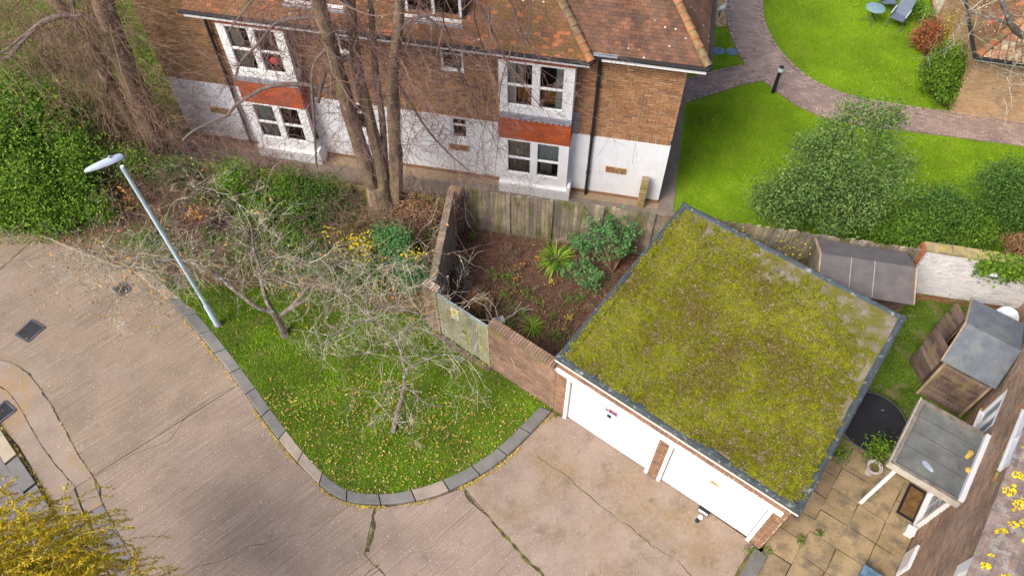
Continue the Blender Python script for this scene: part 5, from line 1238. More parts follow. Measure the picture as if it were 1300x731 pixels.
# --- the big bare tree before the long house
base = g(492, 284); Y1 = base.y
T = thing('bare_tree', 'big many-stemmed bare tree in front of the brick house', 'tree', base)
def onYs(pts, Y, dYs=None): return [onY(a, c, Y+(dYs[i] if dYs else 0)) for i, (a, c) in enumerate(pts)]
b = B(); paths = []
for pts, r0, r1, dy in (
    ([(484, 282), (470, 225), (449, 160), (432, 100), (418, 50), (404, 0), (385, -70)], .235, .13, [0, 0, -.1, -.2, -.3, -.4, -.6]),
    ([(493, 284), (482, 205), (466, 140), (452, 75), (446, 20), (438, -60)], .19, .10, [0, 0, .1, .2, .2, .2]),
    ([(502, 284), (503, 215), (500, 160), (498, 100), (505, 40), (512, -60)], .21, .105, [0, 0, -.1, -.2, -.2, -.3]),
    ([(492, 260), (486, 160), (478, 100), (474, 50), (468, -40)], .10, .06, [.15, .2, .3, .4, .5])):
    paths.append(limb(b, onYs(pts, Y1, dy), r0, r1, BARK, 10))
b.tube([base+Vector((.02, 0, -.05)), base+Vector((0, 0, .4)), base+Vector((-.05, 0, 1.1)), base+Vector((-.1, 0, 1.7))], [.60, .50, .44, .30], BARK, 14, jit=.25)
b.build('trunk', T)
b = B(); bp = []
for pts, r0, r1, dy in (
    ([(425, 118), (408, 113), (382, 107), (342, 110), (318, 122), (300, 133), (287, 148), (262, 158), (246, 166), (232, 178)], .07, .03, [0, .1, .2, .2, .3, .3, .2, .1, 0, 0]),
    ([(440, 42), (405, 24), (375, 24), (350, 30), (326, 58), (306, 78), (300, 96)], .07, .025, [-.2, 0, .1, .2, .3, .4, .5]),
    ([(420, 60), (402, 75), (396, 100), (398, 140), (400, 180), (402, 215)], .05, .03, [-.3, -.4, -.5, -.5, -.5, -.5]),
    ([(443, 72), (430, 80), (415, 90), (408, 110), (404, 130)], .08, .05, [-.2]*5),
    ([(500, 100), (520, 130), (545, 168), (575, 200), (610, 228)], .05, .015, [-.2, -.3, -.4, -.6, -.8]),
    ([(505, 40), (540, 20), (570, 60), (590, 110), (612, 160)], .05, .015, [-.3, -.2, -.1, 0, 0]),
    ([(512, 0), (560, -20), (600, -5), (625, 40), (650, 90), (690, 140)], .05, .012, [-.3, -.3, -.3, -.2, -.2, -.2]),
    ([(446, 10), (410, -20), (370, -30), (330, -10), (290, 40)], .07, .02, [0, 0, 0, 0, 0])):
    bp.append(limb(b, onYs(pts, Y1, dy), r0*.9, r1*.9, BRANCH, 7))
b.build('branch', T)
out = []; twigs_from(paths+bp*2, 150, 1.9, .009, 2, out, up=.15, grav=-.10, tmin=.35)
twigs_from(bp, 40, 1.3, .009, 2, out, up=-.2, grav=-.15)
twigs_from(paths, 30, 2.6, .02, 3, out, up=.5, grav=-.08, tmin=.5)
hang = [(600, -30, 640, 200), (640, -20, 690, 120), (620, 10, 620, 230), (650, 60, 610, 240), (680, -30, 650, 160), (560, 10, 570, 190), (530, 20, 500, 200), (600, 100, 660, 200)]
for a, c, e_, f_ in hang:
    p = onY(a, c, Y1-.3); q = onY(e_, f_, Y1-.3); grow(tuple(p), tuple(q-p), (q-p).length*.9, .02, 3, out, .18, -.05, (3, 5), .6, .45, None, .7, .0035)
segs_mesh('twigs', out, TWIG, T, kind='stuff')
# --- the left bare tree
base = g(208, 205); Y2 = base.y
T = thing('bare_tree', 'leaning bare tree with peeling pale bark left of the house', 'tree', base)
b = B(); paths = []
for pts, r0, r1, dy in (
    ([(215, 212), (200, 180), (180, 135), (160, 85), (142, 40), (130, 0), (112, -60)], .36, .24, [0]*7),
    ([(196, 212), (172, 160), (143, 110), (118, 65), (95, 30), (66, 0), (30, -30)], .22, .13, [0, .1, .2, .3, .4, .5, .6])):
    paths.append(limb(b, onYs(pts, Y2, dy), r0, r1, BARK, 11))
b.build('trunk', T); b = B(); bp = []
for pts, r0, r1 in (([(130, 32), (112, 22), (88, 20), (62, 24), (42, 38), (28, 52), (12, 72), (0, 74)], .10, .05), ([(95, 32), (92, 0), (90, -40)], .07, .05),
                    ([(140, 60), (136, 100), (134, 140), (128, 170)], .03, .02), ([(60, 25), (30, 45), (0, 68), (-30, 75)], .05, .03), ([(150, 60), (170, 90), (186, 120), (200, 150)], .03, .012)):
    bp.append(limb(b, onYs(pts, Y2), r0, r1, BRANCH, 7))
b.build('branch', T); out = []
twigs_from(paths+bp, 170, 1.7, .010, 2, out, up=.0, grav=-.12, tmin=.1); twigs_from(paths, 40, 2.4, .016, 3, out, up=.2, grav=-.15, tmin=.3)
segs_mesh('twigs', out, TWIG_B, T, kind='stuff')
# --- lichened small tree by the lamp
base = g(362, 425, .08)
T = thing('lichened_tree', 'small spreading bare tree with grey lichened twigs between lamp and gate', 'tree', base)
Z_ = lambda pts: [g(a, c, z) for a, c, z in pts]
b = B(); P = []
for pts, r0, r1 in (
    ([(362, 427, .05), (356, 412, .45), (346, 396, .85)], .15, .12),
    ([(346, 396, .85), (325, 389, 1.2), (300, 370, 1.6), (272, 347, 2.0), (250, 336, 2.3), (226, 330, 2.4), (192, 333, 2.5), (161, 341, 2.5), (130, 335, 2.6), (100, 315, 2.6)], .085, .02),
    ([(348, 398, .8), (336, 375, 1.4), (330, 345, 2.0), (322, 315, 2.6), (318, 285, 3.1), (300, 255, 3.4)], .09, .025),
    ([(352, 404, .6), (372, 388, 1.0), (386, 370, 1.4), (402, 361, 1.6), (437, 373, 2.0), (462, 396, 2.3), (474, 408, 2.4)], .085, .03),
    ([(372, 388, 1.0), (390, 380, 1.3), (400, 358, 1.8), (420, 340, 2.2), (445, 330, 2.6)], .045, .015),
    ([(330, 345, 2.0), (345, 330, 2.4), (370, 325, 2.7), (395, 335, 2.9)], .035, .012),
    ([(437, 373, 2.0), (452, 352, 2.4), (480, 340, 2.6), (520, 335, 2.7)], .03, .01),
    ([(462, 396, 2.3), (500, 392, 2.5), (540, 400, 2.5), (570, 410, 2.4)], .03, .01)):
    P.append(limb(b, Z_(pts), r0*.78, r1*.6, M('grey_bark', [(.17, .14, .12)], nscale=5, namt=.3, fine=.35, fscale=30, bump=.8, extra=patch((.4, .4, .36), 6, .55, .65)), 8))
b.build('trunk', T); out = []
twigs_from(P[1:], 135, 1.15, .007, 2, out, up=.1, grav=-.06, wander=.42, kids=(3, 5), spread=1.1, tmin=.25, minr=.003)
twigs_from([P[1]], 80, 1.1, .006, 2, out, up=0, grav=-.08, wander=.42, spread=1.1, tmin=.4, minr=.003); twigs_from(P[2:4], 22, .9, .008, 2, out, up=.1, grav=-.08, wander=.42, spread=1.1, tmin=.4, minr=.003)
# sprays that reach over the road and hang over the verge
for (a, c, z, e_, f_) in ((100, 315, 2.6, 30, 400), (130, 335, 2.6, 60, 330), (161, 341, 2.5, 120, 420), (192, 333, 2.5, 170, 410), (140, 300, 2.3, 60, 290), (240, 250, 2.5, 180, 270), (300, 255, 3.2, 330, 190), (300, 255, 3.4, 230, 240)):
    p = g(a, c, z); q = g(e_, f_, z-.6); grow(tuple(p), tuple(q-p), 1.5, .012, 3, out, .6, -.03, (3, 5), .6, .5, None, 1.1, .004)
tg = segs_mesh('twigs', out, TWIG_L, T, kind='stuff')
C = np.array([s[1] for s in out]); C = C[RNG.choice(len(C), 420)]; npmesh('last_leaves', leaf_quads(C, .09, up=0), 4, RNG.uniform(0, 1, len(C)), LF_ORG, T, kind='stuff')
C = np.array([s[1] for s in out]); C = C[RNG.choice(len(C), 1300)]; npmesh('lichen_tufts', leaf_quads(C, .045, up=0, asp=.8), 4, RNG.uniform(0, 1, len(C)), M('tree_lichen', [(.45, .42, .22), (.5, .38, .12), (.42, .42, .36)], bump=0), T, kind='stuff')
# --- weeping shrub tree on the verge
base = g(497, 545, .08)
T = thing('weeping_tree', 'slim twiggy grey tree standing alone on the leaf-strewn grass corner', 'tree', base)
b = B(); P = []
GB = MATS['grey_bark']
for pts, r0, r1 in (
    ([(499, 548, .05), (502, 535, .35), (508, 512, .8), (513, 490, 1.25)], .10, .065),
    ([(513, 490, 1.25), (513, 465, 1.8), (506, 438, 2.3), (492, 418, 2.6), (474, 405, 2.8), (462, 390, 2.9)], .055, .02),
    ([(513, 490, 1.25), (528, 500, 1.5), (540, 512, 1.5), (560, 516, 1.5)], .03, .01), ([(513, 490, 1.25), (495, 495, 1.5), (470, 505, 1.5)], .02, .008),
    ([(513, 470, 1.7), (545, 455, 2.2), (570, 450, 2.4), (590, 460, 2.3)], .03, .01), ([(506, 440, 2.2), (480, 445, 2.5), (450, 450, 2.6), (425, 455, 2.5)], .03, .01),
    ([(506, 438, 2.3), (520, 415, 2.7), (545, 402, 2.9), (580, 405, 2.8)], .03, .01), ([(474, 405, 2.8), (440, 415, 2.9), (420, 425, 2.8), (400, 422, 2.7), (370, 418, 2.6)], .03, .01),
    ([(470, 405, 2.8), (465, 380, 3.0), (470, 360, 3.2), (490, 345, 3.3)], .03, .01), ([(500, 520, .6), (492, 530, .9), (480, 560, .5)], .02, .006), ([(503, 520, .6), (512, 535, .7), (520, 560, .3)], .02, .006)):
    P.append(limb(b, Z_(pts), r0*.75, r1*.6, GB, 7))
b.build('trunk', T); out = []
twigs_from(P[1:9], 60, 1.05, .006, 2, out, up=.0, grav=-.06, wander=.36, kids=(3, 4), spread=1.1, tmin=.1, minr=.0032)
twigs_from(P[8:], 6, .6, .006, 2, out, up=-.3, grav=-.2, wander=.4, minr=.0035); twigs_from([P[0]], 5, .5, .006, 2, out, up=-.1, grav=-.2, wander=.4, minr=.0035)
segs_mesh('twigs', out, TWIG_L, T, kind='stuff')
# --- bare thicket shrubs of the bed
def thicket(base, label, n, length, mat=TWIG_B, r=.014, group=None, depth=3, up=1.2, rad_=.25):
    t = thing('bare_shrub', label, 'shrub', base, group); out = []
    for _ in range(n):
        p = base+Vector((random.gauss(0, rad_), random.gauss(0, rad_), 0)); d = RNG.normal(size=3)*.8; d[2] = abs(d[2])+up
        grow(tuple(p), d, length*random.uniform(.6, 1.1), r, depth, out, .45, -.10, (3, 5), .6, .62, None, .9, .0035)
    segs_mesh('stem', out, mat, t); return t
for (a, c, lab, n, L_) in ((150, 235, 'tangled brown bare shrub beneath the lamp head', 8, 1.3), (205, 245, 'tangled brown bare shrub at the foot of the leaning tree', 9, 1.5), (250, 215, 'bare brown shrub before the white wall corner', 7, 1.3),
                    (180, 300, 'bare shrub behind the road edge left of the lamp post', 6, 1.0), (270, 285, 'brown bare shrub just right of the lamp post', 7, 1.2), (320, 265, 'bare shrub in the middle of the bed among green leaves', 5, 1.0),
                    (470, 300, 'arching bare shrub at the foot of the big tree', 8, 1.3), (435, 310, 'bare shrub left of the yellow-leaved bush', 6, 1.1), (375, 255, 'bare shrub below the left bay window', 5, 1.1),
                    (100, 190, 'dark bare shrub in the upper edge of the laurel', 6, 1.5), (235, 330, 'low bare shrub at the lawn edge behind the lamp post', 4, .7), (520, 345, 'low bare shrub by the outer corner of the plot wall', 5, .8), (165, 175, 'brown bare shrub under the second trunk of the leaning tree', 8, 1.5), (225, 280, 'brown bare shrub leaning over the lamp post from the right', 8, 1.2), (300, 300, 'dense brown bare shrub between the lamp post and the small tree', 7, 1.1), (345, 225, 'reddish bare shrub in front of the left bay base', 6, 1.0), (420, 285, 'greyish bare shrub among the deep green shrubs', 7, 1.1), (500, 275, 'reddish bare shrub against the mossy fence right of the big tree', 7, .9), (130, 140, 'dark tangled shrub behind the laurel', 9, 1.6), (40, 70, 'tangled brown shrub at the upper left edge above the evergreen bush', 8, 1.9), (95, 85, 'bare reddish shrub behind the second trunk at the upper left', 7, 1.7)):
    thicket(g(a, c, .1), lab, int(n*2.6), L_*1.15, [TWIG_B, TWIG][n % 2], .009, rad_=.55)
for (a, c, lab, n, L_) in ((585, 345, 'pale grey dead shrub against the plot side wall', 7, .75), (600, 395, 'dense dry brown shrub behind the gate', 12, .55), (645, 325, 'dry arching stems in the middle of the soil plot', 4, .6)):
    thicket(g(a, c, .04), lab, n, L_, TWIG_B if a != 585 else TWIG_L, .01, up=.5, rad_=.12)

# ================================================================== EVERGREENS AND PLANTS
def PB(name, label, cat, a, c, zc, r, n, size, mat, z0=.05, lobn=9, **kw):
    ce = g(a, c, zc); lb_ = lobes(tuple(ce), r, lobn); return bush(name, label, cat, (ce.x, ce.y, z0), lb_, n, size, mat, **kw)
lb_ = []
for (a, c, z, r) in ((20, 130, 2.2, 1.3), (75, 145, 2.2, 1.4), (15, 190, 1.7, 1.3), (75, 205, 1.6, 1.4), (40, 245, 1.0, 1.2), (100, 245, .9, 1.1), (-30, 230, 1.2, 1.2), (118, 265, .6, .7), (-20, 160, 2, 1.3), (60, 272, .5, .8), (5, 272, .5, .8)):
    lb_ += lobes(tuple(g(a, c, z)), (r, r, r*.8), 6)
ce = g(50, 250); bush('laurel_bush', 'huge dense bright green evergreen bush at the left edge beside the road', 'bush', (ce.x, ce.y, .1), lb_, 62000, .10, LF_LAUREL, clump=.15, stems=8)
for (a, c, z, r, n, s, m_, lab) in (
    (290, 222, .6, (.8, .7, .6), 2600, .08, LF_GREEN, 'light green leafy shrub below the white wall left of the bay'), (250, 258, .4, (.7, .5, .4), 1800, .07, LF_GREEN, 'low green shrub right of the lamp post'),
    (350, 258, .6, (1.1, .8, .55), 5200, .08, LF_LAUREL, 'dark green spreading shrub under the left bay window'), (395, 275, .5, (1.0, .8, .5), 5000, .08, LF_DARK, 'deep green shrub below the house path'),
    (370, 310, .35, (1.1, .6, .35), 3600, .07, LF_GREEN, 'low green ground shrub in the middle of the bed'), (415, 340, .35, (.9, .5, .35), 3400, .06, LF_TEAL, 'blue-green low shrub behind the small tree'),
    (500, 312, .8, (.6, .5, .6), 4200, .07, LF_TEAL, 'blue-green shrub left of the plot side wall'), (525, 350, .5, (.5, .5, .45), 3000, .07, LF_TEAL, 'low blue-green shrub at the plot wall corner'), (470, 345, .4, (.8, .5, .4), 3000, .06, LF_GREEN, 'green shrub before the yellow leaves'),
    (175, 305, .4, (.8, .4, .35), 1600, .07, LF_GREEN, 'small green shrub at the end of the laurel by the road'), (210, 320, .35, (.6, .4, .3), 900, .07, LF_GREEN, 'thin green weeds left of the lamp post'), (455, 258, .5, (.5, .3, .35), 500, .07, LF_GREEN, 'sparse green shrub against the mossy fence'),
    (320, 320, .35, (.7, .5, .3), 1500, .06, LF_GREEN, 'small green shrub between lamp post and small tree')):
    PB('green_shrub', lab, 'shrub', a, c, z, r, n, s, m_, .1)
for sx, dy, hh, m_, lab in ((-15.6, -.5, .7, LF_GREEN, 'green shrub before the far left end of the mossy fence'), (-14.4, -.45, .55, LF_DARK, 'dark shrub before the mossy fence behind the lamp head'), (-12.3, -.5, .75, LF_GREEN, 'tall green shrub before the mossy fence below the left downpipe'),
                         (-11.0, -.5, .7, LF_LAUREL, 'bright green shrub before the mossy fence below the left bay'), (-9.9, -.45, .6, LF_DARK, 'dark green shrub against the mossy fence left of the big tree'), (-6.9, -.45, .4, LF_BROWN, 'russet shrub at the right foot of the big tree')):
    ce = FA.p(sx, -2.15+dy*.7, hh+.35); lb_ = lobes(tuple(ce), (.85, .45, .6), 12); bush('fence_shrub', lab, 'shrub', (ce.x, ce.y, .1), lb_, 3600, .075, m_, clump=.16)
PB('green_shrub', 'loose yellow-green shrub at the left edge under the leaning branch', 'shrub', 20, 75, .9, (1.2, .9, .8), 3200, .085, LF_GREEN, .02, clump=.2)
PB('yellow_leaved_shrub', 'shrub with bright yellow autumn leaves before the big tree', 'shrub', 462, 312, .7, (1.0, .6, .5), 520, .11, LF_YEL, .1, per=6)
PB('yellow_leaved_shrub', 'few yellow leaves on a shrub by the plot wall corner', 'shrub', 523, 328, .7, (.3, .3, .3), 130, .10, LF_YEL, .1, per=6)
PB('orange_leaved_shrub', 'small shrub with orange leaves right of the lamp post', 'shrub', 255, 268, .9, (.35, .3, .3), 90, .11, LF_ORG, .1, per=5)
PB('orange_leaved_shrub', 'scattered orange leaves on a bare shrub left of the lamp post', 'shrub', 155, 250, .8, (.3, .3, .3), 60, .11, LF_ORG, .1, per=5)
# in the plot
def loose(label, base, spots, n, mat, size, stems):
    base = Vector(base); t = thing('viburnum_bush', label, 'bush', base); b = B(); C = []
    for _ in range(stems):
        a, c, z, r = random.choice(spots); e_ = g(a, c, z)+Vector([random.gauss(0, r*.5) for _ in range(3)]); m_ = base*.5+e_*.5+Vector((random.gauss(0, .08), random.gauss(0, .08), .12)); b.tube([base, m_, e_], [.014, .009, .004], TWIG_B, n=4)
        for k in range(n//stems//9):
            q = m_.lerp(e_, random.random()**.6*1.1)+Vector([random.gauss(0, .10) for _ in range(3)])
            for _ in range(9): C.append(tuple(q+Vector([random.gauss(0, .045) for _ in range(3)])))
    b.build('stem', t); C = np.array(C); C = C[C[:, 2] > .08]; npmesh('foliage', leaf_quads(C, size, up=.5, asp=.5), 4, np.clip(np.repeat(RNG.uniform(0, .6, len(C)//9+1), 9)[:len(C)]+RNG.uniform(0, .4, len(C)), 0, .999), mat, t)
loose('tall loose blue-green evergreen bush against the board fence in the soil plot', g(778, 345, .04), ((745, 290, 1.3, .3), (775, 280, 1.5, .3), (800, 292, 1.4, .25), (760, 305, 1.0, .35), (790, 310, 1.0, .3), (735, 305, .9, .2)), 3000, LF_TEAL, .085, 34)
loose('lower ragged blue-green bush beside the garage in the soil plot', g(752, 368, .04), ((735, 335, .6, .25), (760, 350, .5, .25), (745, 365, .4, .2), (720, 340, .4, .15)), 1200, LF_TEAL, .075, 20)
PB('dry_shrub', 'rusty brown dry leaved shrub behind the garden gate', 'shrub', 612, 385, .35, (.42, .36, .3), 2600, .06, LF_BROWN, .04, clump=.06)
def strap(a, c, label, n, L_, mat, z0=.04, wd=.035):
    ce = g(a, c, z0); t = thing('strap_leaved_plant', label, 'plant', ce); V = []; pv = []
    for i in range(n):
        th = random.uniform(0, 6.28); tilt = random.uniform(.25, 1.1); l = L_*random.uniform(.6, 1.1); p = np.array(ce)+np.array([math.cos(th), math.sin(th), 0])*random.uniform(0, .08); d = np.array([math.cos(th)*math.sin(tilt), math.sin(th)*math.sin(tilt), math.cos(tilt)])
        s_ = np.array([-math.sin(th), math.cos(th), 0]); m_ = 5; pvv = random.random()
        for k in range(m_):
            q = p+d*l/m_; d = d+np.array([0, 0, -.30]); d /= np.linalg.norm(d); w0 = wd*(1-.85*abs(k/m_-.25)); w1 = wd*(1-.85*abs((k+1)/m_-.25))*(0.15 if k == m_-1 else 1)
            V += [p-s_*w0/2, p+s_*w0/2, q+s_*w1/2, q-s_*w1/2]; pv.append(pvv); p = q
    npmesh('leaf_blades', np.array(V), 4, np.array(pv), mat, t)
SL = LM('strap_leaf', [(.06, .15, .01), (.13, .26, .015), (.22, .34, .03), (.34, .40, .06)])
strap(706, 333, 'large clump of bright strap leaves by the board fence', 190, .72, SL, wd=.03); strap(675, 416, 'green spiky grass tuft in the front of the soil plot', 90, .45, SL, wd=.02)
for i, (a, c, s_, m_, lab) in enumerate(((627, 348, .14, LF_GREEN, 'bright green seedling left in the soil plot'), (643, 352, .12, LF_LAUREL, 'small bright green weed beside the dry stems'), (668, 372, .13, LF_GREEN, 'green weed in the plot centre'), (684, 383, .15, LF_LAUREL, 'green weed in front of the plot centre'),
                                       (700, 358, .12, LF_YEL, 'yellow-green weed below the strap leaves'), (722, 380, .16, LF_LAUREL, 'pale green weed near the lower plot'), (735, 378, .14, LF_GREEN, 'green weed close to the garage wall'), (665, 335, .12, LF_ORG, 'orange weed beside the strap leaves'),
                                       (655, 352, .13, LF_ORG, 'orange-brown weed in the plot centre'), (683, 330, .1, LF_ORG, 'orange weed under the strap leaves'), (648, 412, .14, LF_GREEN, 'green weed by the pale stone block'), (700, 400, .15, LF_LAUREL, 'light green weed left of the front garage corner'),
                                       (722, 405, .12, LF_YEL, 'yellow-green weed by the garage side'), (705, 425, .2, LF_GREEN, 'green weed in the front corner of the plot'), (640, 375, .1, LF_GREEN, 'tiny weed behind the stone block'), (663, 395, .14, LF_GREEN, 'low green weed beside the grass tuft'), (600, 300, .13, LF_GREEN, 'small green plant at the foot of the pier'))):
    PB('weed', lab, 'weed', a, c, .12, (s_, s_, .12), 110 if m_ not in (LF_ORG, LF_YEL) else 45, .055, m_, .04, lobn=4, stems=2, clump=.04, per=6)
out = []; C = []
for i in range(40):
    u, v = random.uniform(-3.7, -.3), random.uniform(.5, 4.8)
    if not inpoly([tuple(GA.p(u, v)[:2])], inset(plot_poly, .2))[0]: continue
    p = GA.p(u, v, .04); o1 = []
    for _ in range(6): grow(tuple(p+Vector((random.gauss(0, .08), random.gauss(0, .08), 0))), (random.gauss(0, .8), random.gauss(0, .8), 1), .34, .005, 1, o1, .4, -.1)
    out += o1; c_ = np.array([s_[1] for s_ in o1]); C.append(c_[RNG.choice(len(c_), 60)]+RNG.normal(size=(60, 3))*.03)
segs_mesh('dead_stems', out, TWIG_B, None, kind='stuff'); C = np.concatenate(C); npmesh('weeds', leaf_quads(C, .055), 4, np.repeat(RNG.uniform(0, 1, len(C)//60), 60), M('weed_leaf', [(.06, .13, .02), (.12, .24, .03), (.07, .14, .06), (.25, .15, .06), (.2, .28, .04)], bump=0), None, kind='stuff')
C = []
for i in range(9000):
    u, v = random.uniform(-4, 0), random.uniform(.1, 5.8); nn = noise.fractal(Vector((u*1.3, v*1.3, 9)), 1., 2., 4)
    if nn > .12 and random.random() < .8: C.append(tuple(GA.p(u, v, .06+random.random()*.1)))
C = np.array(C); C = C[inpoly(C[:, :2], plot_poly)]; npmesh('ground_cover', leaf_quads(C, .055, up=.8), 4, RNG.uniform(0, 1, len(C)), M('russet_cover', [(.2, .10, .05), (.12, .14, .03), (.28, .16, .07), (.10, .17, .04), (.16, .09, .06)], bump=0), None, kind='stuff')
# behind the fence and by the white wall
T = thing('holm_oak', 'round grey-green evergreen tree on the lawn behind the garage', 'tree', g(1064, 292))
base = g(1064, 292); b = B(); ce = g(1062, 225, 2.0)
lb_ = []
for (a, c, z, r) in ((1060, 225, 2.2, 1.15), (1010, 235, 1.9, .9), (1110, 235, 1.9, .95), (1070, 175, 2.8, .95), (1040, 255, 1.5, .9), (1095, 262, 1.5, .85), (1120, 185, 2.4, .6), (985, 248, 1.6, .5), (1138, 148, 2.9, .4), (1028, 190, 2.5, .6), (1112, 148, 3.1, .5), (968, 245, 1.6, .45), (1150, 215, 2.0, .5), (975, 262, 1.2, .5), (1085, 140, 3.1, .45), (1060, 282, 1.0, .7), (1005, 268, 1.1, .6)):
    r *= .95
    lb_ += lobes(tuple(g(a, c, z)), (r, r, r*.8), 5)
for l in random.sample(lb_, 14): limb(b, [base, (Vector(l[0])*.35+base*.65)+Vector((0, 0, .3)), Vector(l[0])], .07, .012, BARK, 6)
b.tube([base, base+Vector((0, 0, .9))], [.12, .09], BARK, 8); b.build('trunk', T)
crown(T, lb_, 27000, .09, LF_HOLM, .16, name='crown')
for (a, c, z, r, n, s, m_, lab) in ((1165, 285, .8, (1.0, .8, .7), 7000, .08, LF_MID, 'green bush behind the mossy fence end'), (1210, 280, .9, (1.1, .8, .8), 8000, .085, LF_MID, 'broad green bush behind the white wall'), (1130, 292, .6, (.5, .45, .45), 2600, .07, LF_GREEN, 'small speckled bush right of the evergreen tree'),
                                    (1240, 300, .8, (.7, .5, .6), 4200, .08, LF_LAUREL, 'yellow-green bush above the white wall coping'), (1200, 262, 1.2, (.9, .7, .7), 6000, .08, LF_DARK, 'dark green bush behind the broad green bush'),
                                    (1285, 250, 1.6, (1.2, 1.1, 1.1), 15000, .07, LF_DARK, 'tall dark green shrub at the right edge by the lawn'), (1095, 297, .35, (.5, .3, .3), 1200, .06, LF_GREEN, 'low green plants under the evergreen tree')):
    PB('green_bush', lab, 'bush', a, c, z, r, n, s, m_, .02)
PB('rhododendron', 'rounded glossy green bush beside the yellow brick outbuilding', 'bush', 1203, 92, .9, (.95, 1.0, .85), 11000, .09, LF_LAUREL, .02)
PB('red_shrub', 'round red-leaved shrub at the lawn edge above the glossy bush', 'shrub', 1181, 42, .6, (.6, .55, .5), 3600, .08, LF_RED, .02)
PB('yellow_shrub', 'loose yellow-green shrub behind the red shrub', 'shrub', 1215, 35, .8, (.5, .8, .5), 1500, .08, LM('lime_leaf', [(.3, .33, .03), (.5, .45, .03), (.16, .2, .04)]), .02)
PB('green_bush', 'small green bush at the top lawn edge', 'bush', 1168, 15, .3, (.5, .5, .35), 1500, .08, LF_GREEN, .02)
PB('brown_mound', 'reddish brown dry leafy mound at the right edge behind the white wall', 'shrub', 1300, 312, 1.0, (.6, .5, .6), 7000, .05, LF_BROWN, .02, clump=.05)
# ivy over the white wall
t = thing('ivy', 'dark green ivy hanging over the white wall around its lamp', 'ivy', FA.p(8.9, -2.1)); C = []
for (a, c, rx, n) in ((1262, 318, .45, 700), (1252, 335, .25, 260), (1292, 338, .4, 800), (1290, 325, .5, 700), (1278, 322, .3, 300)):
    s0 = FA.g(a, c, 1.9)[0]
    for k in range(n):
        xx = s0+random.gauss(0, rx*.5); zz = 2.15-abs(random.gauss(0, .28)); yy = -2.26-abs(random.gauss(0, .05)) if zz < 2.1 else random.uniform(-2.3, -1.95); C.append(tuple(FA.p(xx, yy, zz)))
npmesh('leaves', leaf_quads(np.array(C), .085, asp=.8), 4, RNG.uniform(0, 1, len(C)), LF_LAUREL, t)
t = thing('climber', 'yellow-leaved climber on the board fence left of the brown shed', 'climber', FA.p(3.2, -2.2)); C = [tuple(FA.p(3.55+random.gauss(0, .3), -2.24-abs(random.gauss(0, .1)), random.uniform(.5, 1.9))) for _ in range(110)]+[tuple(FA.p(2.1+random.gauss(0, .12), -2.24, random.uniform(1.4, 1.95))) for _ in range(25)]
npmesh('leaves', leaf_quads(np.array(C), .075), 4, RNG.uniform(0, 1, len(C)), LF_YEL, t)
PB('potted_plant', 'leafy yellow-green plant behind the white pot by the porch', 'plant', 1121, 573, .45, (.34, .3, .34), 900, .07, LF_LAUREL, .02, per=8)
PB('green_plant', 'small green plant at the back corner of the garage on the patio', 'plant', 1067, 573, .25, (.28, .22, .2), 420, .06, LF_GREEN, .02, per=8)
for (a, c, lab) in ((952, 698, 'weed tuft at the foot of the garage corner by the dark kerb'), (975, 700, 'weed tuft right of the dark kerb stone'), (1040, 676, 'weed in the patio joint next to the small drain'), (1017, 685, 'weed clump in the joint near the garage side'), (708, 527, 'weed tuft at the left foot of the garage')):
    PB('weed', lab, 'weed', a, c, .05, (.14, .12, .05), 120, .045, LF_LAUREL, .0, lobn=3, stems=1, clump=.04, per=6)
t = thing('drain_cover', 'tiny square drain grating in the patio slabs', 'drain cover', g(1041, 677)); b = B(); c = GA.g(1041, 677); b.box(GA, c[0]-.06, c[0]+.06, c[1]-.06, c[1]+.06, .005, .015, IRON); b.build('grating', t)
# willow at the lower left: hanging strands
ce = g(-30, 790, 4.2); T = thing('willow_tree', 'yellow weeping willow crown at the lower left corner', 'tree', (ce.x, ce.y, 0))
b = B(); b.tube([(ce.x, ce.y, 0), (ce.x+.1, ce.y, 2), (ce.x, ce.y, 4.2)], [.25, .2, .12], BARK, 10); b.build('trunk', T)
V = []; pv = []; segs = []
subs = [g(a, c, z) for a, c, z in ((-60, 760, 4.6), (10, 745, 4.2), (60, 770, 3.9), (-40, 690, 4.0), (110, 800, 3.8), (20, 700, 3.8), (150, 800, 3.4), (70, 720, 3.5))]
for i in range(560):
    sc_ = random.choice(subs); th = rad(random.gauss(50, 55)); el = random.uniform(.0, .6); L_ = random.uniform(.7, 1.7)*(1.5 if random.random() < .12 else 1); p = np.array(sc_)+RNG.normal(size=3)*np.array([.3, .25, .25])
    d = np.array([math.cos(th)*math.cos(el), math.sin(th)*math.cos(el), math.sin(el)]); m_ = 12; hue = random.random()
    for k in range(m_):
        d = d+np.array([0, 0, -.16])+RNG.normal(size=3)*.07; d /= np.linalg.norm(d); q = p+d*L_/m_; segs.append((p.copy(), q.copy(), .005*(1-.7*k/m_), .005*(1-.7*(k+1)/m_), .5))
        for _ in range(10):
            c0 = p+(q-p)*random.random(); a_ = d*.7+RNG.normal(size=3)*.5+np.array([0, 0, -.25]); a_ /= np.linalg.norm(a_); s_ = np.cross(a_, RNG.normal(size=3)); s_ /= np.linalg.norm(s_); l = random.uniform(.05, .10); w_ = .016
            V += [c0, c0+a_*l*.5+s_*w_/2, c0+a_*l, c0+a_*l*.5-s_*w_/2]; pv.append(min(.999, hue*.7+random.random()*.3))
        p = q
for s_0 in subs: b2 = B(); b2.tube([(ce.x, ce.y, 3.2), tuple(s_0)], [.07, .03], BARK, 6); b2.build('limb', T)
segs_mesh('branch', segs, M('willow_twig', [(.35, .26, .06)], bump=0), T); npmesh('foliage', np.array(V), 4, np.array(pv), LF_WIL, T)
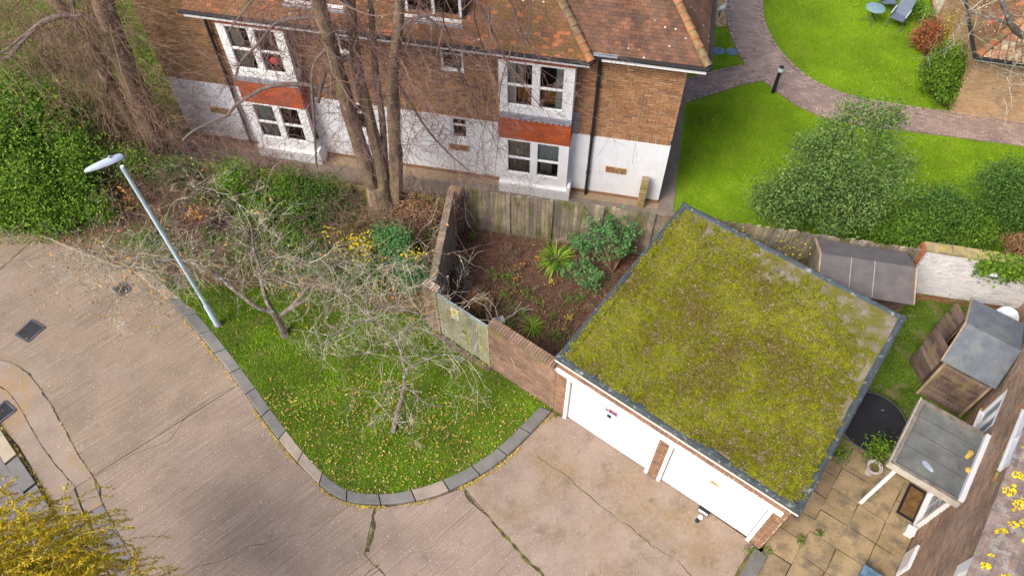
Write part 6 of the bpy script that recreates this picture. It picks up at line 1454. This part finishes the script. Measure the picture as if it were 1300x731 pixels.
# bare branches over the outbuilding
base = OB.p(3.0, -1.2); T = thing('bare_tree', 'bare pale-twigged tree overhanging the outbuilding roof', 'tree', base); b = B(); P = []
for pts, r0, r1 in (([(1340, 120, .0), (1320, 60, 2.5), (1290, 40, 4.0), (1275, 10, 5.0), (1262, -20, 5.5)], .14, .05), ([(1300, 45, 3.8), (1275, 28, 4.2), (1250, 22, 4.3), (1230, 14, 4.2)], .06, .02), ([(1320, 60, 2.5), (1300, 70, 3.0), (1275, 100, 2.9)], .03, .012)):
    P.append(limb(b, Z_(pts), r0, r1, GB, 7))
b.build('trunk', T); out = []; twigs_from(P, 34, 1.2, .012, 2, out, up=.1, grav=-.05, tmin=.3); segs_mesh('twigs', out, TWIG_L, T, kind='stuff')

# ================================================================== GRASS, LEAVES
def blades(name, poly, n, h, wd, z, mat, parent=None, mask=None):
    P = np.array([(p[0], p[1]) for p in poly]); lo2, hi2 = P.min(0), P.max(0); Q = RNG.uniform(lo2, hi2, (n, 2)); Q = Q[inpoly(Q, poly)]
    X, Y, D = proj(np.column_stack([Q, np.zeros(len(Q))])); Q = Q[(X > -60) & (X < 1360) & (Y > -60) & (Y < 800)]
    if mask is not None: Q = Q[mask(Q)]
    m_ = len(Q); th = RNG.uniform(0, 6.28, m_); dx = np.stack([np.cos(th), np.sin(th), np.zeros(m_)], 1)*wd*.5; hh = h*RNG.uniform(.5, 1.3, m_); lean = RNG.normal(size=(m_, 2))*.6
    C = np.column_stack([Q, np.full(m_, z)]); tip = C+np.column_stack([lean*hh[:, None], hh]); V = np.stack([C-dx, C+dx, tip], 1).reshape(-1, 3)
    return npmesh(name, V, 3, RNG.uniform(0, 1, m_), mat, parent, kind='stuff')
blades('grass', verge_poly, 190000, .055, .016, .08, GRASS)
sheet('rough_grass', [tuple(FA.p(*p)[:2]) for p in ((-60, -2.1), (-15.42, -2.1), (-15.42, 40), (-60, 40))], -.1, .012, VERGE, kind='structure')
blades('grass', [(-22, 14), (-2, 14), (-2, 34), (-22, 34)], 110000, .09, .03, .012, GRASS, mask=lambda Q: (Q[:, 0]-4.45)*.1961+(Q[:, 1]-15.67)*.9806 > 2 if False else ((Q[:, 0]-4.45)*.9806-(Q[:, 1]-15.67)*.1959 < -15.6))
lp = [tuple(FA.p(*p)[:2]) for p in ((.6, -1.9), (14, -1.9), (14, 16), (.6, 16))]
blades('grass', lp, 330000, .04, .022, 0, GRASS_B, mask=lambda Q: ~inpoly(Q, path_poly) & ~inpoly(Q, conn))
blades('grass', [tuple(GA.p(*p)[:2]) for p in ((5.95, 4.9), (8.4, 4.9), (8.4, 10), (4.5, 8.6), (5.95, 6))], 26000, .035, .02, .02, GRASS)
def litter(name, poly, n, size, z, mat=LITTER, mask=None):
    P = np.array([(p[0], p[1]) for p in poly]); Q = RNG.uniform(P.min(0), P.max(0), (n, 2)); Q = Q[inpoly(Q, poly)]
    if mask is not None: Q = Q[mask(Q)]
    C = np.column_stack([Q, np.full(len(Q), z)+RNG.uniform(0, .02, len(Q))]); return npmesh(name, leaf_quads(C, size, up=3, asp=.38), 4, RNG.uniform(0, 1, len(C)), mat, None, kind='stuff')
nearcorner = px([(330, 500), (480, 470), (700, 530), (600, 600), (500, 640), (420, 630)], .08)
litter('leaf_litter', verge_poly, 1900, .06, .13); litter('leaf_litter', [p for p in nearcorner], 2400, .066, .13, mask=lambda Q: inpoly(Q, verge_poly))
C = []
for i in range(2600):
    t_ = random.random()**.8
    if math.sin(t_*31)+math.sin(t_*77+1)+random.gauss(0, .7) < -.1: continue
    p = ao(lo_*t_); c2 = ai(li_*t_); d = (Vector(p)-Vector(c2)).normalized(); o_ = abs(random.gauss(0, .045))+.02; C.append((p.x+d.x*o_, p.y+d.y*o_, .012+random.random()*.03))
npmesh('gutter_leaves', leaf_quads(np.array(C), .048, up=2, asp=.45), 4, RNG.uniform(0, 1, len(C)), M('gutter_leaf', [(.5, .38, .05), (.42, .3, .06), (.55, .42, .1), (.3, .2, .05)], bump=0), None, kind='stuff')
C = []
for i in range(700):
    t_ = random.random(); p = ac(lc*t_); C.append((p.x+abs(random.gauss(0, .04)), p.y+.02, .012+random.random()*.02))
npmesh('gutter_leaves', leaf_quads(np.array(C), .055, up=2, asp=.5), 4, RNG.uniform(0, 1, len(C)), MATS['gutter_leaf'], None, kind='stuff')
litter('road_leaves', px([(-40, 250), (300, 430), (460, 650), (900, 731), (400, 900), (-200, 700)]), 700, .05, .006, M('pale_leaf', [(.55, .48, .33), (.5, .4, .2), (.62, .56, .45)], bump=0))
litter('road_leaves', px([(20, 300), (170, 345), (230, 410), (150, 440), (40, 400)]), 420, .07, .008)
litter('leaf_litter', bed_poly, 3800, .09, .13, LF_BROWN); litter('leaf_litter', [tuple(FA.p(*p)[:2]) for p in ((-16, -2.4), (-6, -2.4), (-6, -4.4), (-12, -6), (-18, -5))], 3000, .09, .13, LF_BROWN)
litter('bark_chips', plot_poly, 9000, .055, .05, M('bark_chip', [(.13, .055, .04), (.09, .04, .032), (.19, .09, .06), (.27, .15, .10)], bump=0)); litter('leaf_litter', plot_poly, 260, .06, .06)
litter('lawn_leaves', lp, 260, .09, .03)
ivy = px([(190, 200), (440, 235), (520, 300), (540, 350), (420, 360), (240, 330), (150, 280)], .1)
P = np.array(ivy); Q = RNG.uniform(P.min(0), P.max(0), (75000, 2)); Q = Q[inpoly(Q, ivy)]
gn = np.array([noise.fractal(Vector((x*.9, y*.9, 4)), 1., 2., 4) for x, y in Q]); Q = Q[(gn > -.02) & (RNG.uniform(0, 1, len(Q)) < .9)]
npmesh('ground_ivy', leaf_quads(np.column_stack([Q, .13+np.abs(RNG.normal(size=len(Q)))*.17]), .075, up=.8, asp=.7), 4, np.clip(.5+np.array([noise.noise(Vector((x*2, y*2, 1))) for x, y in Q])*.7+RNG.normal(size=len(Q))*.15, 0, 1), LF_GREEN, None, kind='stuff')
